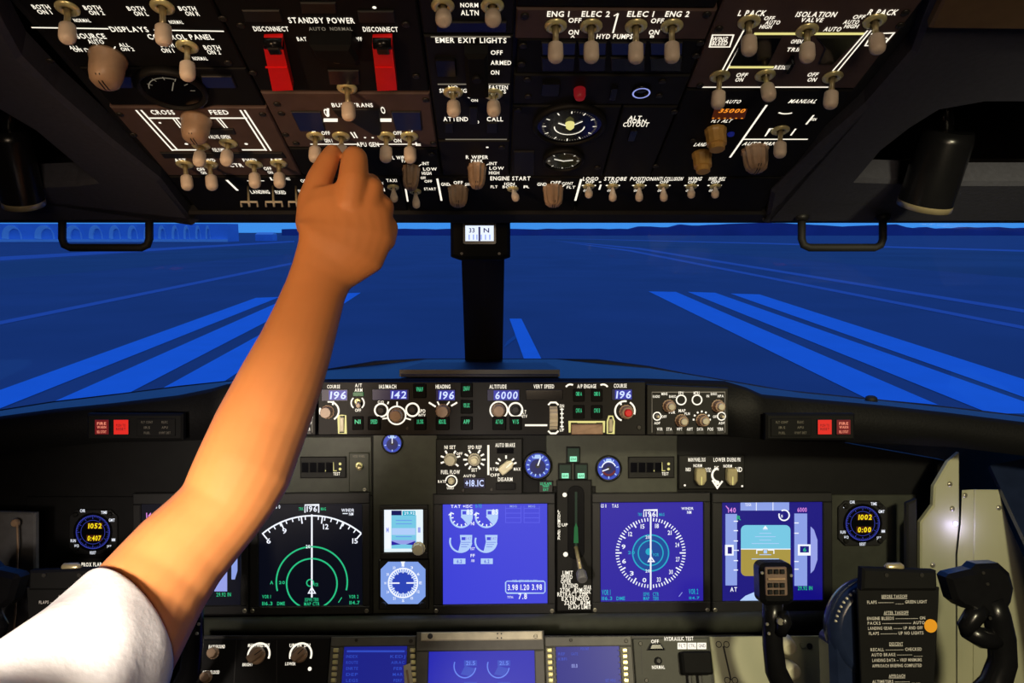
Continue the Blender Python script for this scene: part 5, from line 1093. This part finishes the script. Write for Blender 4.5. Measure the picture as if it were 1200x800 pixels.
# ------------------------------------------------------------------ control yokes
def yoke(sgn, lab, clip_lab):
    X = (lambda px: px) if sgn > 0 else (lambda px: 1132-px)
    F = Frame(at(X(1042), 745, .98), (1,0,0), (0, math.sin(PITCH*1.6), math.cos(PITCH*1.6)))
    root = bpy.data.objects.new('control_yoke', None); COL.objects.link(root); root.matrix_world = F.M; tag(root, lab, 'control yoke', 'control yokes')
    q = lambda px, py, h=0.: F.loc(X(px), py, h); q2 = lambda px, py: (q(px,py,.012).x, q(px,py,.012).y)
    k = F.sx(X(1042),745)
    m = MB(); c = q(1040,744); m.lathe((c.x,c.y,-.052),(0,0,1),[(0,.056),(.012,.066),(.026,.0695),(.038,.066),(.045,.056)],'window_blue_tint',48)
    hub = m.build('hub', root); hub['label'] = 'dark hub with the blue window sheen put into its colour'
    m = MB()
    for i in range(9):
        a = math.radians((118+i*6) if sgn>0 else (62-i*6)); r0=.057; u=Vector((math.cos(a),math.sin(a),0)); p=Vector((c.x,c.y,-.012))+u*r0; m.lathe(p,u,[(0,.0016),(.007,.0016)],'knob_grey',6)
    m.build('angle_scale', hub)
    m = MB(); a=q(976,748); b=q(1100,748); w2=abs(b.x-a.x)/2; m.rbox(c.x-w2,c.y-.26,c.x+w2,c.y-.004,-.050,-.012,.012,'window_blue_tint',.008); m.tube([Vector((c.x,c.y-.24,-.05)),Vector((c.x,c.y-.50,-.04))],[.05,.05],'black',20); m.build('column', root)
    # left grip: tall horn with a square switch head
    m = MB(); pts = [q(906,700,-.004),q(905,725,-.004),q(905.5,755,-.006),q(909,785,-.010),q(924,818,-.014),q(950,840,-.016),q(985,848,-.018),q(1042,850,-.02)]
    m.tube(pts,[.0128,.0126,.0128,.0136,.0150,.0165,.018,.020],'gloss_black',20)
    g = m.build('grip', root)
    m = MB(); m.rbox(*q2(891,709),*q2(929,659),-.010,.016,.009,'gloss_black',.006,seg=6); h1 = m.build('grip_head', g)
    m = MB(); m.tube([q(917,716,.006),q(919,728,.010),q(914,742,.006)],[.007,.010,.008],'gloss_black',12); m.lathe(q(913,727,.012),(0,0,1),[(0,.0045),(.006,.004)],'screw',10); m.build('trigger', g)
    M_ = MB(); a,b=q(897.5,698,.018),q(922,664,.018); M_.rbox(a.x,a.y,b.x,b.y,.0155,.0185,.002,'switch_brown',.001)
    for i in range(4):
        for j in range(3):
            if i==1: continue
            x0=899+j*7; y0=666+i*8; p=q(x0+1,y0+6,.02); r=q(x0+6,y0+1,.02); M_.box(p.x,p.y,r.x,r.y,.0185,.0225,'dark',.0008)
    a,b=q(900,679.5,.02),q(920,677,.02); M_.box(a.x,b.y,b.x,a.y,.0185,.0215,'tan',.0006); M_.build('switch_plate', g)
    for x,y in ((893,671),(927,674),(916,726),(899,731),(901,742)):
        m = MB(); p=q(x,y,.016 if y<700 else .012); m.lathe(p,(0,0,1),[(0,.0022),(.0015,.0018)],'screw',8); m.build('screw', g)
    # right grip: angled head leaning in, thumb rest, curved horn
    m = MB(); pts = [q(1160,700,0),q(1168,722,0),q(1174,748,-.003),(q(1175,775,-.006)),q(1166,802,-.010),q(1145,824,-.014),q(1105,835,-.018),q(1042,835,-.02)]
    m.tube(pts,[.0165,.0165,.0165,.0170,.0185,.0195,.020,.022],'gloss_black',20); g2 = m.build('grip', root)
    m = MB(); m.prism([q2(*p) for p in ((1110,677),(1114,673),(1140,667),(1146,661),(1172,660),(1185,672),(1190,690),(1187,706),(1178,722),(1162,728),(1142,716),(1128,712),(1118,704))],-.012,.014,'gloss_black',.006); m.build('grip_head', g2)
    m = MB(); m.tube([q(1150,712,.004),q(1141,722,.006),q(1132,735,.006),q(1131,743,.004)],[.012,.0125,.011,.006],'gloss_black',14); m.tube([q(1133,738,.004),q(1150,747,.0),q(1168,748,-.002)],[.011,.013,.014],'gloss_black',14); m.build('thumb_rest', g2)
    for x,y in ((1152,671),(1157,684),(1160,724)):
        m = MB(); p=q(x,y,.0138); m.lathe(p,(0,0,1),[(0,.0024),(.0014,.002)],'dark_screw',8); m.build('screw', g2)
    # checklist clip on the hub
    F2 = Frame(F.o+F.n*.014, F.x, F.y); M = Mod(F2, 'checklist_plate', clip_lab, 'checklist', X(1052), 740, 'yoke checklists'); 
    def pr(pts, z0, z1, mt, b=.001):
        m = MB(); m.prism([M.q2(X(a),b_) for a,b_ in pts], z0, z1, mt, b); return m
    M.pl = pr([(1005,690),(1101,688),(1092,860),(1012,860)], -.004, 0, 'matte_black', .0008); M.h = 0
    T = lambda t,x,y,w,h=3.6: M.T(t, X(x), y, w, h, 'print_grey')
    for t,x,y,w in (('BEFORE TAKEOFF',1048,698.5,30),('FLAPS ------------ ____ GREEN LIGHT',1051,705,70),('AFTER TAKEOFF',1050,717.5,29),('ENGINE BLEEDS ---------------- ON',1050,724,68),('PACKS ------------------- AUTO',1050,729.5,67),('LANDING GEAR ------- UP AND OFF',1049,735.5,64),('FLAPS ------------ UP, NO LIGHTS'.replace(',',''),1050,741.5,64),
                    ('DESCENT',1050,754,16),('RECALL ------------- CHECKED',1050,760.5,60),('AUTO BRAKE ----------- ____',1051,766.5,60),('LANDING DATA -- VREF MINIMUMS',1051,773,58),('APPROACH BRIEFING COMPLETED',1051,779.5,58),('APPROACH',1051,791.5,19),('ALTIMETERS ----------- ____',1050,798,56)): T(t,x,y,w)
    for x,y,w in ((1048,701,30),(1050,720,29),(1050,756.5,16),(1051,794,19)): M.L([(X(x)-w/2,y),(X(x)+w/2,y)],.6,'print_grey')
    M.part('clip_bar', pr([(1007,690),(1095,690),(1094,667),(1008,664)], -.006, .008, 'matte_black', .003))
    for x in (1035,1076):
        m = MB(); p=M.q(X(x),672); m.lathe((p.x,p.y,.008),(0,0,1),[(0,.003),(.001,.0025)],'dark_screw',10); M.part('screw', m)
    m = MB(); p=M.q(X(1049),664.5); m.lathe((p.x-.012,p.y,-.002),(1,0,0),[(0,.003),(.003,.0055),(.020,.0055),(.024,.002)],'steel',12); M.part('spring', m, label='bright metal clip spring')
    if sgn > 0:
        m = MB(); p=M.q(1090.5,733); m.lathe((p.x,p.y,0),(0,0,1),[(0,.0082),(.0008,.0082)],'sticker_orange',28,False,True); M.part('slider_dot', m, label='round orange dot')
    M.done()
yoke(1,'black control yoke with two horn grips on the right','black checklist plate with grey print and an orange dot on the right yoke')
yoke(-1,'black control yoke on the left, mostly hidden behind the white sleeve and arm','black checklist plate on the left yoke, only its top showing above the sleeve')

# ------------------------------------------------------------------ side wall panels
SF = Frame(at(1130, 680, 1.22), (1,.0,0), (0, math.sin(PITCH), math.cos(PITCH)))
def sheet(name, lab, pts, h0, h1, mt, cat='panel', F=SF, screws=(), extra=None):
    c = F.loc(*pts[0]); o = bpy.data.objects.new(name, None); COL.objects.link(o); o.matrix_world = F.M@Matrix.Translation((c.x,c.y,0)); tag(o, lab, cat)
    m = MB(); m.prism([(p.x-c.x,p.y-c.y) for p in (F.loc(*q) for q in pts)], h0, h1, mt, min(.0025,(h1-h0)*.4)); m.build('sheet', o)
    for x,y in screws:
        m = MB(); p=F.loc(x,y)-c; m.lathe((p.x,p.y,h1),(0,0,1),[(0,.0042),(.001,.004),(.0022,.0024)],'screw',12); m.build('screw', o)
    return o, c
sheet('metal_panel','pale grey-green metal side panel behind the checklist plate, left of the slit',[(1078,1150),(1079,612),(1094,592),(1095,570),(1112,541),(1125,530),(1125,612),(1121,650),(1124,1150)],-.01,0,'grey_paint',screws=((1113,567),(1116,596),(1093,662)))
sheet('metal_panel','pale grey metal side panel with a folded edge behind the right yoke grip',[(1121.5,1150),(1121.5,650),(1125.6,614),(1127,574),(1144,573),(1141,1150)],.0003,.0018,'grey_paint',screws=((1130,580),(1099,770))[:1])
o, c = sheet('metal_panel','broad pale grey metal side panel at the far right below the sidewall',[(1140,573),(1168,573),(1180,612),(1215,690),(1240,1150),(1137,1150)],.0022,.0050,'grey_paint',screws=((1168,594),))
sheet('trim_strip','narrow dark upright trim between clocks panel and side panel',[(1064,1150),(1064,590),(1076,585),(1077,1150)],-.012,-.002,'black','trim strip')
m = MB(); p = SF.loc(1117,609,.012); o = bpy.data.objects.new('glint_disc',None); COL.objects.link(o); o.matrix_world = SF.M@Matrix.Translation((SF.loc(1119,613).x,SF.loc(1119,613).y,.001)); tag(o,'tiny added violet disc glowing as a reflected glint at the foot of the slit in the side panel','lamp')
m.lathe((0,0,0),(0,0,1),[(0,.004),(.002,.0035),(.003,.002)],'violet_glint',14); m.build('lens', o)  # reflected violet glint built as an added glowing disc, no lamp of the panel
# dark knee panel and sidewall right of the clocks; window ledge at far right, blue window light put into its colour
def wallquad(name, pts, th, mt): return slab(name, [at(*p) for p in pts], th, mt)
wallquad('wall_right_ledge', [(1160,545,1.24),(1290,820,1.0),(1500,700,1.0),(1290,520,1.24)], -.01, 'window_blue_tint')
sheet('metal_panel','dim grey side panel at the left edge beside the white sleeve',[(-60,1170),(-60,598),(41,601),(41,690),(30,1170)],-.01,0,'grey_paint_dim',F=Frame(at(10,680,1.18),(1,0,0),(0,math.sin(PITCH),math.cos(PITCH))))
o = bpy.data.objects.new('cable',None)
FL = Frame(at(10,680,1.17),(1,0,0),(0,math.sin(PITCH),math.cos(PITCH)))
m = MB(); P=[FL.loc(*p,.006) for p in ((20,610),(21,640),(19,700),(15,760),(12,860))]; m.tube(P,.0016,'tan',8); ob=m.build('cable',None,FL.M); tag(ob,'thin brown cable hanging down the dim left side panel','cable')
m = MB(); p=FL.loc(19.5,612); m.lathe((p.x,p.y,.001),(0,0,1),[(0,.007),(.004,.006),(.007,.004)],'tan',14); ob=m.build('cable_clip',None,FL.M); tag(ob,'small brown cable clip at the top of the dim left side panel','clip')

# ------------------------------------------------------------------ the person reaching up
def ell_tube(m, stations, seg=24):
    """stations: (px, py, depth, a (across the view), b (depth-wise)); closed rounded tube"""
    P = [at(x,y,d) for x,y,d,a,b in stations]; n=len(P); vs=[]; fs=[]
    view = (RC@Vector((0,0,-1)))
    for i in range(n):
        t=(P[min(i+1,n-1)]-P[max(i-1,0)]).normalized(); vd=(P[i]-CAM).normalized(); u=t.cross(vd).normalized(); w=u.cross(t).normalized(); a,b=stations[i][3:]
        for k in range(seg):
            th=2*PI*k/seg; vs.append(P[i]+u*a*math.cos(th)+w*b*math.sin(th))
    for i in range(n-1):
        for k in range(seg): fs.append((i*seg+k,i*seg+(k+1)%seg,(i+1)*seg+(k+1)%seg,(i+1)*seg+k))
    fs += [tuple(range(seg))[::-1], tuple(range((n-1)*seg,n*seg))]
    m.add(vs, fs, 'skin', True)
def ball(m, c, r):
    m.lathe(c-Vector((0,0,r)),(0,0,1),[(r*(1-math.cos(PI*i/8)),max(r*math.sin(PI*i/8),r*.02)) for i in range(9)],'skin',14)
def finger(m, js):
    P=[at(x,y,d) for x,y,d,r in js]; R=[j[3] for j in js]
    for i in range(len(P)): ball(m,P[i],R[i])
    for i in range(len(P)-1):
        d=P[i+1]-P[i]; m.lathe(P[i],d,[(0,R[i]),(d.length,R[i+1])],'skin',14)
def solid(name, m, voxel, smooth, parent=None, mt='skin', fac=.5):
    o = m.build(name); md = o.modifiers.new('r','REMESH'); md.mode='VOXEL'; md.voxel_size=voxel; md.use_smooth_shade=True
    if smooth: s=o.modifiers.new('s','SMOOTH'); s.factor=fac; s.iterations=smooth
    dg=bpy.context.evaluated_depsgraph_get(); me=bpy.data.meshes.new_from_object(o.evaluated_get(dg)); me.materials.clear(); me.materials.append(MATS[mt])
    me.polygons.foreach_set('use_smooth',[True]*len(me.polygons)); old=o.data; o.modifiers.clear(); o.data=me; bpy.data.meshes.remove(old); me.name=name
    if parent: o.parent=parent
    return o
m = MB()
mm = .001
ell_tube(m, [(-110,985,.385,.046,.046),(-30,925,.42,.046,.046),(40,862,.455,.0455,.045),(100,800,.495,.0445,.044),(136,752,.522,.0430,.042),(162,714,.545,.0408,.040),(186,680,.562,.0384,.038),(212,647,.577,.0364,.037),(238,620,.590,.0346,.036),(258,598,.600,.0342,.036),(272,575,.607,.0364,.036),(285,551,.614,.0380,.036),(305,502,.630,.0372,.035),(331,443,.645,.0342,.032),(347,405,.655,.0310,.028),(359,372,.664,.0284,.024),(370,340,.672,.0264,.0205),(377,322,.676,.0272,.0190),(387,306,.679,.0325,.0180),(399,290,.681,.0405,.0180),(405,272,.683,.0435,.0175),(404,254,.685,.0420,.0170),(399,237,.687,.0365,.0165),(397,222,.690,.0270,.0140)])
# thumb, index, middle, ring, little finger; knuckles nearest the camera, tips curled away to the toggle
finger(m, [(368,262,.686,.0165),(367,236,.690,.0142),(375,209,.694,.0120),(384.5,189,.699,.0102),(389.5,179,.703,.0082)])
finger(m, [(410,240,.683,.0160),(414,212,.682,.0140),(415.5,187,.687,.0122),(415,183,.699,.0100),(412.5,183,.708,.0076)])
finger(m, [(430,246,.687,.0130),(436,221,.690,.0108),(434,215,.706,.0095),(424,212,.722,.0085),(416,214,.722,.0075)])
finger(m, [(442,262,.691,.0125),(449,243,.696,.0104),(445,237,.710,.0092),(434,234,.722,.0085),(424,236,.722,.0075)])
finger(m, [(450,281,.695,.0110),(455,267,.699,.0095),(450,257,.708,.0082),(440,252,.717,.0076),(430,254,.718,.0068)])
person = solid('person', m, .0016, 14)
tag(person, 'person in a white short sleeved shirt reaching the right arm up to an overhead toggle', 'person')
# white short sleeve: an open shell round the upper arm, running back to the shoulder
m = MB(); st = [(148,735,.532,.0445,.045),(136,752,.522,.0472,.047),(116,776,.506,.0492,.050),(88,804,.488,.0500,.053),(55,836,.468,.0525,.055),(15,874,.447,.058,.060),(-30,918,.423,.068,.070),(-95,968,.395,.085,.085)]
seg=48; P=[at(*s[:3]) for s in st]; vs=[]; fs=[]; n=len(st)
rsl=random.Random(11)
for layer, dr in ((0,0.),(1,-.0022)):
    for i in range(n):
        t=(P[min(i+1,n-1)]-P[max(i-1,0)]).normalized(); vd=(P[i]-CAM).normalized(); u=t.cross(vd).normalized(); w=u.cross(t).normalized(); a,b=st[i][3:]
        for k in range(seg):
            th=2*PI*k/seg; f=1+ (0 if i==0 else .045*math.sin(3*th+i*.9)+.035*math.sin(5*th-1.3*i)+.022*math.sin(9*th+2*i))*(min(i,3)/3)
            sh_=(.018,.016,.010,.004,0,0,0,0)[i]*math.cos(th)
            vs.append(P[i]+t*sh_+u*(a*f+dr)*math.cos(th)+w*(b*f+dr)*math.sin(th))
for i in range(n-1):
    for k in range(seg):
        j=(k+1)%seg; fs.append((i*seg+k,i*seg+j,(i+1)*seg+j,(i+1)*seg+k)); o2=n*seg; fs.append((o2+i*seg+k,o2+(i+1)*seg+k,o2+(i+1)*seg+j,o2+i*seg+j))
for k in range(seg): j=(k+1)%seg; fs.append((k,n*seg+k,n*seg+j,j))
fs.append(tuple(range((n-1)*seg,n*seg)))
m.add(vs,fs,'cotton',True); sl=m.build('shirt_sleeve',person)
sb=sl.modifiers.new('s','SUBSURF'); sb.levels=2; sb.render_levels=2
# ------------------------------------------------------------------ light
w = bpy.data.worlds.new('world'); SC.world = w; w.use_nodes = True; nt = w.node_tree; bg = nt.nodes['Background']
tc = nt.nodes.new('ShaderNodeTexCoord'); sp = nt.nodes.new('ShaderNodeSeparateXYZ'); cr = nt.nodes.new('ShaderNodeValToRGB')
nt.links.new(tc.outputs['Generated'], sp.inputs[0]); nt.links.new(sp.outputs['Z'], cr.inputs['Fac']); nt.links.new(cr.outputs['Color'], bg.inputs['Color'])
e = cr.color_ramp.elements; e[0].position=0.; e[0].color=(*srgb(66,150,240),1); e[1].position=.12; e[1].color=(*srgb(62,130,235),1)
x = e.new(.6); x.color=(*srgb(52,104,205),1)
bg.inputs['Strength'].default_value = 1.0
def lamp(name, kind, loc, target, energy, color, size=.1, spot=None, blend=.5):
    l = bpy.data.lights.new(name, kind); l.energy=energy; l.color=color
    if kind=='AREA': l.shape='DISK'; l.size=size
    else: l.shadow_soft_size=size
    if spot: l.spot_size=math.radians(spot); l.spot_blend=blend
    o=bpy.data.objects.new(name,l); COL.objects.link(o); o.location=loc; d=Vector(target)-Vector(loc); o.rotation_euler=d.to_track_quat('-Z','Y').to_euler(); return o
WARM=(1,.72,.42)
lamp('sleeve_key','SPOT',(-.31,-.08,1.04),(-.265,.41,.84),56,(1,.86,.72),.05,54,1.)  # added spot near the camera that whitens the sleeve, no cabin fixture
lamp('forearm_key','SPOT',(-.46,-.02,1.10),(-.17,.66,1.10),13,(1,.62,.34),.04,46,1.)  # second added key, warm orange on forearm and hand
lamp('rear_fill','AREA',(.15,-.75,1.30),(0,.8,1.2),4.2,(1,.76,.52),.35)  # fill added behind the camera to lift toggles and plates
lamp('side_panel_spot','SPOT',(.46,-.25,1.42),(.64,1.15,.68),56,(1,.90,.58),.05,44,.7)  # added spot brightening the right lower panels, apart from the modelled map lights
l=lamp('flood_light','AREA',tuple(at(600,506,1.17)),tuple(at(600,640,1.29)),.42,(1,.94,.68),.9); l.data.shape='RECTANGLE'; l.data.size=1.0; l.data.size_y=.015
vl=lamp('violet_glint_fill','POINT',tuple(SF.M@(SF.loc(1119,617)+Vector((0,0,.02)))),(0,0,0),.05,(.55,.5,1),.006)  # point light added to spread the violet glint over the panel
SC.view_settings.view_transform='Standard'; SC.view_settings.look='None'; SC.view_settings.gamma=1.0; SC.view_settings.exposure=0.0
SC.view_settings.use_curve_mapping=False
SC.cycles.max_bounces=8; SC.cycles.transparent_max_bounces=12; SC.cycles.sample_clamp_indirect=4.0; SC.cycles.caustics_reflective=False; SC.cycles.caustics_refractive=False
